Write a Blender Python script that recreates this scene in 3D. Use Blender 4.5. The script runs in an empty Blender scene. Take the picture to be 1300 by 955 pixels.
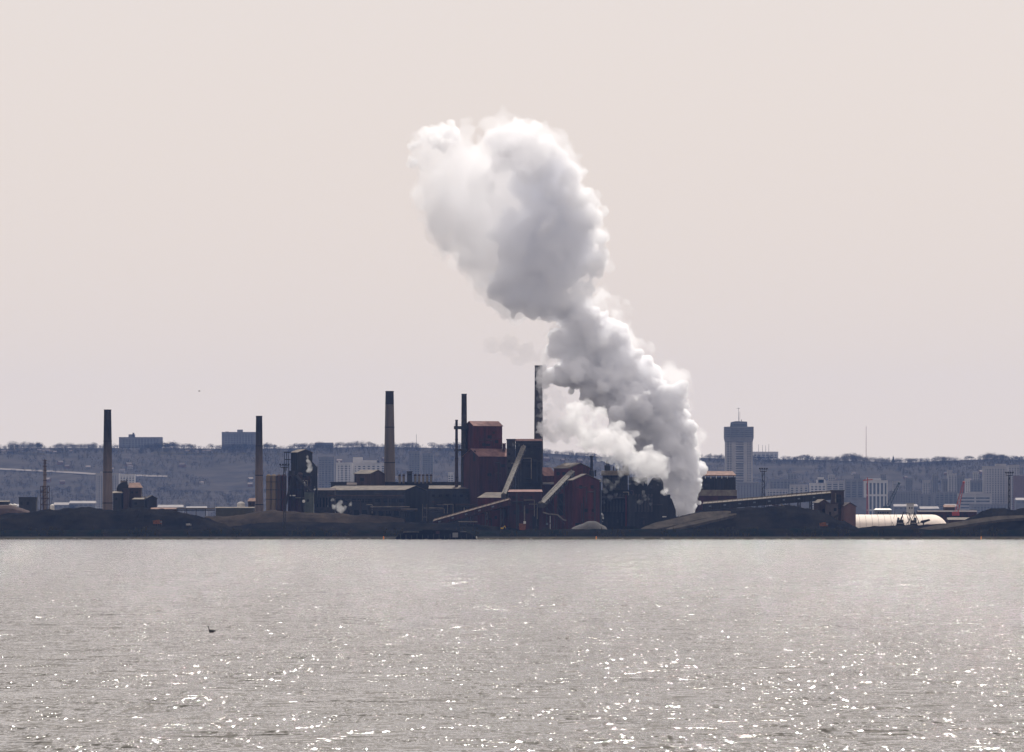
import bpy, bmesh, math, random
import numpy as np
from mathutils import Vector, Matrix, noise

random.seed(7)
rng = np.random.default_rng(7)
S = bpy.context.scene
COL = S.collection

# ------------------------------------------------------------------ camera
F = 7222.0            # focal length in photo pixels (200 mm on a 36 mm wide sensor)
HOR = 660.0           # image row of the horizon
CAMH = 12.0           # eye height above the water
cam_d = bpy.data.cameras.new("camera")
cam = bpy.data.objects.new("camera", cam_d)
COL.objects.link(cam)
cam_d.sensor_width = 36.0
cam_d.lens = 200.0
cam_d.shift_y = (HOR - 477.5) / 1300.0
cam_d.clip_start = 1.0
cam_d.clip_end = 60000.0
cam.location = (0, 0, CAMH)
cam.rotation_euler = (math.radians(90), 0, 0)
S.camera = cam

# ------------------------------------------------------------------ sky, sun, exposure
SUN_EL = math.radians(48)
SUN_AZ = math.radians(10)          # clockwise from +Y (the view direction)
world = bpy.data.worlds.new("World")
S.world = world
world.use_nodes = True
wn = world.node_tree.nodes
wl = world.node_tree.links
bg = wn["Background"]
sky = wn.new("ShaderNodeTexSky")
sky.sky_type = 'NISHITA'
sky.sun_disc = False
sky.sun_elevation = SUN_EL
sky.sun_rotation = SUN_AZ
sky.altitude = 80
sky.air_density = 1.0
sky.dust_density = 6.0
sky.ozone_density = 1.0
# thin even cloud veil over the whole sky: pulls the blue towards a pale warm grey
veil = wn.new("ShaderNodeMix")
veil.data_type = 'RGBA'
veil.inputs[0].default_value = 0.86
wl.new(sky.outputs[0], veil.inputs[6])
# the veil is a touch brighter and warmer towards the horizon, all the way round
tcw = wn.new("ShaderNodeTexCoord"); sepw = wn.new("ShaderNodeSeparateXYZ"); wl.new(tcw.outputs["Generated"], sepw.inputs[0])
mrw = wn.new("ShaderNodeMapRange"); wl.new(sepw.outputs[2], mrw.inputs[0]); mrw.inputs[1].default_value = 0.0; mrw.inputs[2].default_value = 0.13
vw = wn.new("ShaderNodeMix"); vw.data_type = 'RGBA'; wl.new(mrw.outputs[0], vw.inputs[0])
vw.inputs[6].default_value = (9.3, 8.1, 7.2, 1); vw.inputs[7].default_value = (8.2, 7.5, 7.25, 1)
wl.new(vw.outputs[2], veil.inputs[7])
wl.new(veil.outputs[2], bg.inputs[0])
bg.inputs[1].default_value = 0.1

sun_d = bpy.data.lights.new("sun", 'SUN')
sun_d.energy = 4.4
sun_d.angle = math.radians(0.5)
sun_d.color = (1.0, 0.95, 0.88)
sun = bpy.data.objects.new("sun", sun_d)
COL.objects.link(sun)
sd = Vector((math.sin(SUN_AZ) * math.cos(SUN_EL), math.cos(SUN_AZ) * math.cos(SUN_EL), math.sin(SUN_EL)))
sun.rotation_euler = sd.to_track_quat('Z', 'Y').to_euler()

S.view_settings.view_transform = 'Standard'
S.view_settings.look = 'None'
S.view_settings.exposure = 0.0
S.view_settings.gamma = 1.0
S.cycles.max_bounces = 40
S.cycles.diffuse_bounces = 3
S.cycles.glossy_bounces = 3
S.cycles.transparent_max_bounces = 12
S.cycles.volume_bounces = 27
S.cycles.sample_clamp_indirect = 4.0
S.cycles.volume_step_rate = 1.0
S.cycles.volume_max_steps = 256

# ------------------------------------------------------------------ helpers
def W(px, py, Y):
    """world point seen at photo pixel (px, py) at distance Y"""
    return Vector(((px - 650.0) * Y / F, Y, CAMH + (HOR - py) * Y / F))

def wx(px, Y): return (px - 650.0) * Y / F
def wz(py, Y): return CAMH + (HOR - py) * Y / F

MATS = {}
def mat(name, col, rough=0.8, col2=None, scale=0.3, detail=4.0, metal=0.0, bump=0.0, streak=False, spec=0.3, mixlo=0.35, mixhi=0.65):
    if name in MATS: return MATS[name]
    m = bpy.data.materials.new(name)
    m.use_nodes = True
    nt = m.node_tree
    b = nt.nodes["Principled BSDF"]
    b.inputs["Roughness"].default_value = rough
    b.inputs["Metallic"].default_value = metal
    b.inputs["Specular IOR Level"].default_value = spec
    b.inputs["Base Color"].default_value = (*col, 1)
    if col2 is not None:
        tc = nt.nodes.new("ShaderNodeTexCoord")
        mp = nt.nodes.new("ShaderNodeMapping")
        if streak: mp.inputs["Scale"].default_value = (1, 1, 0.12)
        nz = nt.nodes.new("ShaderNodeTexNoise")
        nz.inputs["Scale"].default_value = scale
        nz.inputs["Detail"].default_value = detail
        nz.inputs["Roughness"].default_value = 0.65
        rp = nt.nodes.new("ShaderNodeMapRange")
        rp.inputs[1].default_value = mixlo; rp.inputs[2].default_value = mixhi
        mx = nt.nodes.new("ShaderNodeMix"); mx.data_type = 'RGBA'
        nt.links.new(tc.outputs["Object"], mp.inputs[0])
        nt.links.new(mp.outputs[0], nz.inputs["Vector"])
        nt.links.new(nz.outputs[0], rp.inputs[0])
        nt.links.new(rp.outputs[0], mx.inputs[0])
        mx.inputs[6].default_value = (*col, 1); mx.inputs[7].default_value = (*col2, 1)
        nt.links.new(mx.outputs[2], b.inputs["Base Color"])
        if bump:
            bp = nt.nodes.new("ShaderNodeBump")
            bp.inputs["Strength"].default_value = bump
            bp.inputs["Distance"].default_value = 1.0
            nt.links.new(nz.outputs[0], bp.inputs["Height"])
            nt.links.new(bp.outputs[0], b.inputs["Normal"])
    MATS[name] = m
    return m

def mesh_obj(name, verts, faces, m=None, parent=None, smooth=False):
    me = bpy.data.meshes.new(name)
    if isinstance(verts, np.ndarray): verts = verts.tolist()
    if isinstance(faces, np.ndarray): faces = faces.tolist()
    me.from_pydata(verts, [], faces)
    if smooth: me.polygons.foreach_set("use_smooth", [True] * len(me.polygons))
    me.update()
    o = bpy.data.objects.new(name, me)
    COL.objects.link(o)
    if m: me.materials.append(m)
    if parent is not None: o.parent = parent
    return o

def tag(o, label=None, cat=None, group=None, kind=None):
    if label: o["label"] = label
    if cat: o["category"] = cat
    if group: o["group"] = group
    if kind: o["kind"] = kind
    return o

def thing(name, loc, label, cat, group=None, rz=0.0):
    o = bpy.data.objects.new(name, None)
    COL.objects.link(o)
    o.location = loc
    o.rotation_euler = (0, 0, rz)
    return tag(o, label, cat, group)

def ico(sub):
    bm = bmesh.new(); bmesh.ops.create_icosphere(bm, subdivisions=sub, radius=1.0)
    v = np.array([q.co[:] for q in bm.verts]); f = np.array([[w.index for w in fc.verts] for fc in bm.faces])
    bm.free(); return v, f

# ------------------------------------------------------------------ haze
hz_v = [(x, y, z) for x in (-4300, 4300) for y in (-500, 12600) for z in (-2.2, 330)]
hz_f = [(0, 1, 3, 2), (4, 6, 7, 5), (0, 4, 5, 1), (2, 3, 7, 6), (0, 2, 6, 4), (1, 5, 7, 3)]
haze = mesh_obj("haze", hz_v, hz_f)
haze["kind"] = "stuff"
hm = bpy.data.materials.new("haze_air")
hm.use_nodes = True
hm.node_tree.nodes.remove(hm.node_tree.nodes["Principled BSDF"])
pv = hm.node_tree.nodes.new("ShaderNodeVolumePrincipled")
pv.inputs["Color"].default_value = (0.25, 0.45, 1.0, 1)
pv.inputs["Density"].default_value = 0.0000148
pv.inputs["Anisotropy"].default_value = 0.2
hm.node_tree.links.new(pv.outputs[0], hm.node_tree.nodes["Material Output"].inputs["Volume"])
haze.data.materials.append(hm)

# ------------------------------------------------------------------ water
wm = bpy.data.materials.new("harbour_water")
wm.use_nodes = True
nt = wm.node_tree
b = nt.nodes["Principled BSDF"]
b.inputs["Base Color"].default_value = (0.092, 0.088, 0.077, 1)
b.inputs["Roughness"].default_value = 0.055
b.inputs["IOR"].default_value = 1.333
geo = nt.nodes.new("ShaderNodeNewGeometry")
def wnoise(scale, sx, sy, detail, rough=0.55):
    mp = nt.nodes.new("ShaderNodeMapping")
    mp.inputs["Scale"].default_value = (sx, sy, 1)
    nz = nt.nodes.new("ShaderNodeTexNoise")
    nz.inputs["Scale"].default_value = scale
    nz.inputs["Detail"].default_value = detail
    nz.inputs["Roughness"].default_value = rough
    nt.links.new(geo.outputs["Position"], mp.inputs[0])
    nt.links.new(mp.outputs[0], nz.inputs["Vector"])
    return nz
def vmath(op, a, b2=None, s=None):
    n = nt.nodes.new("ShaderNodeVectorMath"); n.operation = op
    nt.links.new(a, n.inputs[0])
    if b2 is not None:
        if isinstance(b2, tuple): n.inputs[1].default_value = b2
        else: nt.links.new(b2, n.inputs[1])
    if s is not None:
        if isinstance(s, (int, float)): n.inputs["Scale"].default_value = s
        else: nt.links.new(s, n.inputs["Scale"])
    return n.outputs[0]
# slopes of the wind chop: small facets, wave-sized facets, and slow swell patches
chop = wnoise(5.0, 1.0, 0.14, 2.0)
patch = wnoise(0.2, 0.6, 0.4, 6.0, 0.75)
wave = wnoise(0.9, 0.4, 0.6, 3.0)
gust = wnoise(0.05, 0.5, 1.0, 3.0)
a1 = vmath('SUBTRACT', chop.outputs["Color"], (0.5, 0.5, 0.5))
a2 = vmath('SUBTRACT', wave.outputs["Color"], (0.5, 0.5, 0.5))
far = wnoise(0.16, 0.4, 0.6, 2.0)
a3 = vmath('SCALE', vmath('SUBTRACT', far.outputs["Color"], (0.5, 0.5, 0.5)), s=1.0)
pr = nt.nodes.new("ShaderNodeMapRange")
pr.inputs[1].default_value = 0.43; pr.inputs[2].default_value = 0.68
pr.inputs[3].default_value = 0.5; pr.inputs[4].default_value = 2.6
nt.links.new(patch.outputs[0], pr.inputs[0])
a1 = vmath('SCALE', a1, s=pr.outputs[0])
a2 = vmath('SCALE', a2, s=1.9)
# longer steep wavelets in gusty patches: they carry the glitter far out
chop2 = wnoise(2.0, 1.0, 0.035, 2.0)
patch2 = wnoise(0.09, 0.7, 0.3, 5.0, 0.8)
pr2 = nt.nodes.new("ShaderNodeMapRange")
pr2.inputs[1].default_value = 0.44; pr2.inputs[2].default_value = 0.66
pr2.inputs[3].default_value = 0.0; pr2.inputs[4].default_value = 2.5
nt.links.new(patch2.outputs[0], pr2.inputs[0])
a4 = vmath('SCALE', vmath('SUBTRACT', chop2.outputs["Color"], (0.5, 0.5, 0.5)), s=pr2.outputs[0])
sm = vmath('ADD', vmath('ADD', vmath('ADD', a1, a2), a3), a4)
gr = nt.nodes.new("ShaderNodeMapRange")
gr.inputs[1].default_value = 0.3; gr.inputs[2].default_value = 0.7
gr.inputs[3].default_value = 0.85; gr.inputs[4].default_value = 1.1
nt.links.new(gust.outputs[0], gr.inputs[0])
sm = vmath('SCALE', sm, s=gr.outputs[0])
sm = vmath('MULTIPLY', sm, (1, 1, 0))
# facets leaning away hide behind the crests in front of them: only those leaning towards the eye show
ih = vmath('NORMALIZE', vmath('MULTIPLY', geo.outputs["Incoming"], (1, 1, 0)))
dt = nt.nodes.new("ShaderNodeVectorMath"); dt.operation = 'DOT_PRODUCT'
nt.links.new(sm, dt.inputs[0]); nt.links.new(ih, dt.inputs[1])
ab = nt.nodes.new("ShaderNodeMath"); ab.operation = 'ABSOLUTE'; nt.links.new(dt.outputs["Value"], ab.inputs[0])
su = nt.nodes.new("ShaderNodeMath"); su.operation = 'SUBTRACT'; nt.links.new(ab.outputs[0], su.inputs[0]); nt.links.new(dt.outputs["Value"], su.inputs[1])
sm = vmath('ADD', sm, vmath('SCALE', ih, s=su.outputs[0]))
sm = vmath('ADD', sm, (0, 0, 1))
nrm = vmath('NORMALIZE', sm)
nt.links.new(nrm, b.inputs["Normal"])
water = mesh_obj("water", [(-4000, -300, 0), (4000, -300, 0), (4000, 3520, 0), (-4000, 3520, 0)], [(0, 1, 2, 3)], wm)
tag(water, kind="structure")

# ------------------------------------------------------------------ mesh builder
class MB:
    """collects shapes in world coordinates; build() links them as ONE mesh object under a parent"""
    def __init__(s): s.v = []; s.f = []
    def add(s, vs, fs):
        n = len(s.v); s.v += [tuple(p) for p in vs]; s.f += [tuple(i + n for i in q) for q in fs]; return s
    def box(s, x0, x1, y0, y1, z0, z1):
        return s.add([(x, y, z) for x in (x0, x1) for y in (y0, y1) for z in (z0, z1)],
                     [(0, 1, 3, 2), (4, 6, 7, 5), (0, 4, 5, 1), (2, 3, 7, 6), (0, 2, 6, 4), (1, 5, 7, 3)])
    def bx(s, px0, px1, py0, py1, Y, D):
        """box whose front face covers photo pixels px0..px1, py0 (top)..py1 (bottom)"""
        return s.box(wx(px0, Y), wx(px1, Y), Y, Y + D, wz(py1, Y), wz(py0, Y))
    def tube(s, p, q, r0, r1=None, n=8, caps=True):
        r1 = r0 if r1 is None else r1
        p = Vector(p); q = Vector(q); d = (q - p).normalized()
        a = d.orthogonal().normalized(); b = d.cross(a)
        vs = []
        for c, r in ((p, r0), (q, r1)):
            for k in range(n):
                t = 2 * math.pi * (k + 0.5) / n
                vs.append(c + a * (r * math.cos(t)) + b * (r * math.sin(t)))
        fs = [(k, (k + 1) % n, n + (k + 1) % n, n + k) for k in range(n)]
        if caps: fs += [tuple(range(n - 1, -1, -1)), tuple(range(n, 2 * n))]
        return s.add(vs, fs)
    def beam(s, p, q, w, h=None):
        """square bar from p to q"""
        h = h or w
        p = Vector(p); q = Vector(q); d = (q - p).normalized()
        up = Vector((0, 0, 1)) if abs(d.z) < 0.9 else Vector((0, 1, 0))
        a = d.cross(up).normalized() * (w / 2); b = a.cross(d).normalized() * (h / 2)
        vs = [c + i * a + j * b for c in (p, q) for (i, j) in ((-1, -1), (1, -1), (1, 1), (-1, 1))]
        return s.add(vs, [(0, 1, 2, 3), (7, 6, 5, 4), (0, 4, 5, 1), (1, 5, 6, 2), (2, 6, 7, 3), (3, 7, 4, 0)])
    def prism(s, poly, y0, y1):
        """(x, z) polygon extruded from y0 to y1"""
        n = len(poly)
        vs = [(x, y0, z) for x, z in poly] + [(x, y1, z) for x, z in poly]
        fs = [tuple(range(n)), tuple(range(2 * n - 1, n - 1, -1))] + [(k, n + k, n + (k + 1) % n, (k + 1) % n) for k in range(n)]
        return s.add(vs, fs)
    def ppx(s, pts, Y, D):
        return s.prism([(wx(a, Y), wz(b, Y)) for a, b in pts], Y, Y + D)
    def lathe(s, cx, cy, prof, n=20):
        """(radius, z) profile turned about a vertical axis"""
        vs = []
        for r, z in prof:
            for k in range(n):
                t = 2 * math.pi * k / n
                vs.append((cx + r * math.cos(t), cy + r * math.sin(t), z))
        fs = []
        for j in range(len(prof) - 1):
            for k in range(n):
                fs.append((j * n + k, j * n + (k + 1) % n, (j + 1) * n + (k + 1) % n, (j + 1) * n + k))
        fs += [tuple(range(n - 1, -1, -1)), tuple(range((len(prof) - 1) * n, len(prof) * n))]
        return s.add(vs, fs)
    def build(s, name, m, parent=None, origin=None, smooth=False):
        if parent is not None:
            o = Vector((0, 0, 0)); q = parent
            while q is not None: o += Vector(q.location); q = q.parent
        else: o = Vector(origin) if origin is not None else Vector((0, 0, 0))
        ob = mesh_obj(name, [(x - o.x, y - o.y, z - o.z) for x, y, z in s.v], s.f, m, parent, smooth)
        if parent is None: ob.location = o
        bm = bmesh.new(); bm.from_mesh(ob.data); bmesh.ops.recalc_face_normals(bm, faces=bm.faces); bm.to_mesh(ob.data); bm.free()
        return ob

def clone(o, dx=0, dy=0, dz=0, parent=None):
    c = o.copy(); COL.objects.link(c)
    c.parent = parent if parent is not None else o.parent
    c.location = Vector(o.location) + Vector((dx, dy, dz))
    return c

# ------------------------------------------------------------------ materials
M_coal = mat("coal", (0.007, 0.007, 0.009), 0.95, (0.019, 0.017, 0.016), 0.08, 8, bump=0.6, spec=0.0)
M_dirt = mat("dirt", (0.055, 0.043, 0.034), 0.95, (0.026, 0.022, 0.02), 0.1, 8, bump=0.4, spec=0.0)
M_bank = mat("bank_earth", (0.016, 0.0135, 0.013), 0.95, (0.007, 0.011, 0.011), 0.12, 8, bump=0.5, spec=0.0)
M_track = mat("dusty_track", (0.085, 0.073, 0.062), 0.95, (0.045, 0.04, 0.036), 0.15, 6, spec=0.0)
M_verge = mat("dry_grass", (0.065, 0.053, 0.03), 0.95, (0.03, 0.026, 0.018), 0.2, 6, spec=0.0)
M_ground = mat("ground_earth", (0.06, 0.055, 0.05), 0.95, (0.04, 0.038, 0.035), 0.01, 8, spec=0.0)
M_slope = mat("escarpment_slope", (0.070, 0.061, 0.055), 0.95, (0.042, 0.038, 0.036), 0.02, 8, spec=0.0)
M_twig = mat("bare_twigs", (0.044, 0.039, 0.037), 0.95, (0.085, 0.071, 0.062), 0.012, 6, spec=0.0)
M_pine = mat("evergreen_needles", (0.02, 0.03, 0.018), 0.9, (0.035, 0.045, 0.025), 0.2, 3, spec=0.0)
M_stone = mat("shore_stone", (0.16, 0.14, 0.12), 0.9, (0.08, 0.07, 0.06), 0.5, 3, spec=0.2)

# ------------------------------------------------------------------ ground and escarpment
G0 = 2.4
SHORE = 3467.0
nx = 60
gx = np.linspace(-4000, 4000, nx)
gy = np.concatenate([[SHORE - 6, SHORE, SHORE + 4], np.linspace(SHORE + 40, 9200, 20)])
gv = []
for j, y in enumerate(gy):
    for x in gx:
        z = -0.6 if j == 0 else (0.15 if j == 1 else (1.6 if j == 2 else G0))
        gv.append((x, y, z))
gf = [(j * nx + i, j * nx + i + 1, (j + 1) * nx + i + 1, (j + 1) * nx + i) for j in range(len(gy) - 1) for i in range(nx - 1)]
ground = mesh_obj("ground", gv, gf, M_ground); ground["kind"] = "structure"

HY0, HY1 = 9200.0, 11000.0
RPX = [-2500, -200, 0, 40, 100, 200, 300, 400, 480, 560, 620, 700, 760, 880, 940, 1040, 1110, 1140, 1200, 1260, 1320, 1500, 3800]
RPY = [585, 572, 570, 569, 569, 569, 570, 569, 567, 569, 571, 576, 580, 581, 583, 584, 586, 588, 585, 583, 585, 590, 590]
def ridge_z(X):
    return wz(np.interp(650 + X * F / HY1, RPX, RPY), HY1)
def hill_z(X, Y):
    t = (Y - HY0) / (HY1 - HY0)
    if t >= 1: return ridge_z(X) - min(1.0, (t - 1) * 2) * 4
    # gentle foot, a bench, then the steep brow
    p = np.interp(t, [0, 0.25, 0.5, 0.62, 0.9, 1.0], [0, 0.13, 0.36, 0.44, 0.88, 1.0])
    n = noise.fractal(Vector((X / 260.0, Y / 420.0, 3.1)), 1.0, 2.0, 4) * 9.0 * math.sin(math.pi * min(1, t)) ** 0.7
    gul = abs(noise.noise(Vector((X / 90.0, Y / 900.0, 9.0)))) * 7.0 * math.sin(math.pi * min(1, t))
    return G0 + (ridge_z(X) - G0) * p + n - gul
hxs = np.linspace(-4000, 4000, 320); hys = np.concatenate([np.linspace(HY0, HY1, 70), [11200, 11500, 12000]])
hv = [(x, y, hill_z(x, y) if j else G0) for j, y in enumerate(hys) for x in hxs]
n_ = len(hxs)
hf = [(j * n_ + i, j * n_ + i + 1, (j + 1) * n_ + i + 1, (j + 1) * n_ + i) for j in range(len(hys) - 1) for i in range(n_ - 1)]
hills = mesh_obj("hills", hv, hf, M_slope, smooth=True); hills["kind"] = "structure"

def on_hill(px, py):
    """the point of the slope seen at a photo pixel"""
    best = None
    for k in range(400):
        Y = HY0 + (HY1 - HY0) * k / 399
        if hill_z(wx(px, Y), Y) >= wz(py, Y): return Vector((wx(px, Y), Y, hill_z(wx(px, Y), Y)))
    return Vector((wx(px, HY1), HY1, ridge_z(wx(px, HY1))))

# road climbing the slope, and the pale strip along the brow
def slope_strip(name, pts, w, m, label=None):
    P = []
    for i in range(len(pts) - 1):
        for k in range(12):
            t = k / 12; P.append(on_hill(pts[i][0] + (pts[i + 1][0] - pts[i][0]) * t, pts[i][1] + (pts[i + 1][1] - pts[i][1]) * t))
    vs = []
    for p in P:
        vs += [(p.x, p.y - 0.4 * w, p.z + 2.2 - w * 0.1), (p.x, p.y + 0.6 * w, p.z + 2.2 + w * 0.16)]
    fs = [(2 * i, 2 * i + 2, 2 * i + 3, 2 * i + 1) for i in range(len(P) - 1)]
    o = mesh_obj(name, vs, fs, m); o["kind"] = "structure"; return o
M_road = mat("hill_road_concrete", (0.17, 0.145, 0.13), 0.9, (0.12, 0.10, 0.09), 0.02, 3)
slope_strip("road", [(-30, 596), (60, 600), (128, 604), (220, 607)], 12, M_road)
slope_strip("path", [(195, 577), (280, 578), (368, 578)], 9, M_verge)
slope_strip("path", [(-20, 573), (30, 577), (60, 578)], 9, M_verge)

# ------------------------------------------------------------------ trees
def twig_tree(rnd, x, y, z, h, w, V, Fc, n=26, conifer=False, s0=0.11):
    """bare crown: many small twig faces spread through the crown, on a trunk"""
    b = len(V)
    V += [(x - 0.4, y, z - 1), (x + 0.4, y, z - 1), (x, y, z + h * 0.6)]; Fc.append((b, b + 1, b + 2))
    for _ in range(n):
        if conifer:
            t = rnd.random() ** 0.7; r = w * (1 - t) * 0.9; a = rnd.random() * 6.283
            c = (x + r * math.cos(a) * rnd.random(), y + r * math.sin(a) * rnd.random(), z + h * (0.08 + 0.9 * t)); s = 0.12 * h * (1.1 - t)
        else:
            a = rnd.random() * 6.283; e = rnd.uniform(-0.9, 1.0); r = rnd.random() ** 0.45
            c = (x + w * r * math.cos(a) * math.sqrt(max(0, 1 - e * e)), y + w * r * math.sin(a) * math.sqrt(max(0, 1 - e * e)), z + h * (0.6 + 0.4 * e * r)); s = s0 * h
        b = len(V)
        ang = rnd.random() * 6.283; ca, sa = math.cos(ang), math.sin(ang); k = rnd.uniform(0.4, 1.0)
        V += [(c[0] + s * ca, c[1] + rnd.uniform(-1, 1), c[2] + s * sa), (c[0] - s * sa * k, c[1] + rnd.uniform(-1, 1), c[2] + s * ca * k), (c[0] - s * ca * 0.7, c[1], c[2] - s * sa * 0.7)]
        Fc.append((b, b + 1, b + 2))

r1 = random.Random(11)
V = []; Fc = []
for k in range(17500):
    px = r1.uniform(-260, 1560)
    Y = HY0 + (HY1 - HY0) * (r1.random() ** 0.75) * 1.0
    X = wx(px, Y)
    if noise.noise(Vector((X / 150.0, Y / 150.0, 1.0))) < -0.22 and Y < HY1 - 200: continue
    h = r1.uniform(5, 9) + 6 * max(0, noise.noise(Vector((X / 60.0, Y / 120.0, 4.0))))
    twig_tree(r1, X, Y, hill_z(X, Y), h, h * r1.uniform(0.35, 0.6), V, Fc, 24, s0=0.08)
wood = mesh_obj("woods", V, Fc, M_twig); tag(wood, "bare brown woods covering the escarpment slope behind the city", "woods", kind="stuff")
V = []; Fc = []
for k in range(6000):
    px = r1.uniform(-260, 1560); Y = HY1 + r1.uniform(-120, 60); X = wx(px, Y); nz_ = noise.fractal(Vector((X / 70.0, 5.0, 0)), 1, 2, 3); h = max(3.5, 8.5 + 9 * nz_ + r1.uniform(-2.5, 3))
    if nz_ < -.3 and r1.random() < .6: continue
    twig_tree(r1, X, Y, hill_z(X, Y) - 0.5, h, h * r1.uniform(0.35, 0.55), V, Fc, 32, s0=0.06)
wood2 = mesh_obj("woods", V, Fc, M_twig); tag(wood2, "bare trees crowded along the top edge of the escarpment", "woods", kind="stuff")

def tree(px, Y, h, w, label, group=None, conifer=False, n=280, seed=0, z=None):
    r_ = random.Random(seed); X = wx(px, Y)
    z0 = hill_z(X, Y) if z is None else z
    t = thing("tree", (X, Y, z0), label, "tree", group)
    mb = MB(); mb.tube((X, Y, z0 - 1), (X, Y, z0 + h * 0.5), 0.035 * h, 0.02 * h, 6)
    for k in range(6):
        a = r_.random() * 6.28; zz = z0 + h * r_.uniform(0.25, 0.5)
        mb.tube((X, Y, zz), (X + w * 0.6 * math.cos(a), Y + w * 0.6 * math.sin(a), zz + h * 0.3), 0.015 * h, 0.004 * h, 4)
    mb.build("trunk", M_twig, t)
    V = []; Fc = []
    rr = random.Random(seed + 5)
    twig_tree(rr, 0, 0, 0, h, w, V, Fc, n, conifer, s0=0.055)
    V2 = [(a * 1, b_, c) for a, b_, c in V]
    mesh_obj("crown", V2, Fc, M_pine if conifer else M_twig, t)
    return t
tree(16, 10980, 17, 12, "largest round-headed bare tree on the ridge at the far left of the skyline", seed=1, n=260)
tree(1134, 11000, 15, 4, "narrow pointed evergreen standing alone on the ridge right of the tall red mast", conifer=True, seed=2, n=200)
for k, px in enumerate([33, 47, 50, 71, 76, 92, 113, 119, 214, 239, 243, 268, 338, 344, 377, 384, 428, 433, 441, 468, 512, 519, 548, 571]):
    tree(px, 10990 + (k % 3) * 12, 8.5 + (k * 7 % 5) * .8, 6.5 + (k * 3 % 4) * 1.2, "bare tree on the ridge line left of the red works, rising against the sky",
         "bare trees rising above the ridge line on the left", seed=20 + k)
for k, px in enumerate([1012, 1019, 1083, 1156, 1161, 1190, 1198, 1229, 1233, 1252, 1270, 1274, 1291]):
    tree(px, 10990 + (k % 3) * 12, 8 + (k * 7 % 4) * .8, 6.5 + (k * 3 % 4) * 1.2, "bare tree on the ridge line right of the tall city tower, rising against the sky",
         "bare trees rising above the ridge line on the right", seed=60 + k)

# ------------------------------------------------------------------ heaps
def heap(name, pts, Y, D, m, label=None, cat=None, rough=1.0, zb=None, group=None, seed=0.0, cols=None, crest=0.5, kind=None, steps=14):
    """long heap: crest heights from photo pixels, sloping to the ground front and back"""
    zb = G0 - 0.6 if zb is None else zb
    x0, x1 = pts[0][0], pts[-1][0]
    n = cols or max(24, int((x1 - x0) / 2.2))
    Yc = Y + D * crest
    vs = []; o = Vector((wx((x0 + x1) / 2, Y), Y, zb))
    for j in range(steps + 1):
        t = j / steps; y = Y + D * t
        s = t / crest if t < crest else (1 - t) / (1 - crest)
        s = math.sin(min(1, s) * math.pi / 2) ** 1.15
        for i in range(n + 1):
            px = x0 + (x1 - x0) * i / n
            zt = wz(float(np.interp(px, [p[0] for p in pts], [p[1] for p in pts])), Yc)
            x = wx(px, Yc)
            nn = noise.fractal(Vector((x / 9.0, y / 9.0, seed)), 0.9, 2.0, 5) * rough
            ee = min(1.0, min(i, n - i) / 3.0)
            z = zb + max(0, (zt - zb)) * s * (0.3 + 0.7 * ee) + nn * (0.35 + s) * min(1, s * 6)
            vs.append((x - o.x, y - o.y, max(z, zb) - o.z))
    w = n + 1
    fs = [(j * w + i, j * w + i + 1, (j + 1) * w + i + 1, (j + 1) * w + i) for j in range(steps) for i in range(n)]
    ob = mesh_obj(name, vs, fs, m); ob.location = o
    if kind: ob["kind"] = kind
    else: tag(ob, label, cat, group)
    return ob

heap("embankment", [(-60, 673), (100, 673), (300, 672), (500, 673), (620, 674), (700, 672), (860, 672), (1000, 671), (1120, 671), (1200, 673), (1360, 672)], 3474, 22, M_bank,
     kind="structure", rough=0.5, seed=1.0, zb=0.8, cols=500)
heap("beach", [(-60, 683.3), (200, 683), (500, 683.8), (700, 682.5), (900, 683), (1100, 682.6), (1360, 683)], 3460, 16, M_verge, kind="structure", rough=0.22, seed=4.0, zb=-0.3, cols=500, steps=8)
heap("coal_pile", [(-80, 655), (0, 654), (40, 650), (65, 647), (100, 645), (112, 643), (122, 646), (150, 647), (178, 644.5), (205, 647), (232, 651), (262, 658), (285, 666), (300, 672)], 3505, 70, M_coal,
     "long black coal pile spread along the shore at the far left, below the first chimney", "coal pile", rough=0.8, seed=7.0)
heap("dirt_heap", [(240, 664), (262, 655), (290, 656), (318, 652), (345, 647), (360, 649), (400, 651), (440, 653), (480, 655), (520, 660)], 3640, 60, M_dirt,
     "low brown dirt heap in front of the silos, between the second chimney and the coal", "dirt heap", rough=0.6, seed=9.0)
heap("coal_pile", [(255, 674), (300, 668), (330, 664), (370, 662), (430, 664), (520, 663), (590, 665), (640, 669), (670, 674)], 3560, 50, M_coal,
     "low black coal bank running in front of the two long sheds", "coal pile", rough=0.5, seed=12.0)
heap("gravel_heap", [(720, 673), (735, 666), (748, 661), (757, 662), (768, 668), (776, 673)], 3530, 26, mat("grey_gravel", (0.065, 0.058, 0.055), 0.95, (0.042, 0.038, 0.036), 0.4, 6),
     "small pale grey gravel heap at the foot of the dark red building", "gravel heap", rough=0.4, seed=15.0)
heap("slag_heap", [(805, 676), (835, 665), (862, 656), (890, 648.5), (930, 645.5), (975, 643), (1000, 641), (1030, 646), (1050, 653), (1066, 661), (1085, 668), (1095, 674)], 3545, 90, M_coal,
     "broad black heap below the long inclined conveyor, right of the plume", "slag heap", rough=0.9, seed=18.0)
heap("coal_pile", [(1080, 672), (1110, 668), (1160, 667), (1195, 665), (1240, 661), (1300, 656), (1370, 654)], 3530, 50, M_coal,
     "low black coal bank in front of the long pale hull at the right", "coal pile", rough=0.5, seed=21.0)
heap("coal_pile", [(1205, 668), (1232, 657), (1246, 649), (1258, 645), (1272, 646), (1283, 648), (1296, 646), (1330, 644), (1370, 650)], 3620, 60, M_coal,
     "black coal pile with a rounded crest at the far right, behind the dusty track", "coal pile", rough=0.7, seed=23.0)
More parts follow.
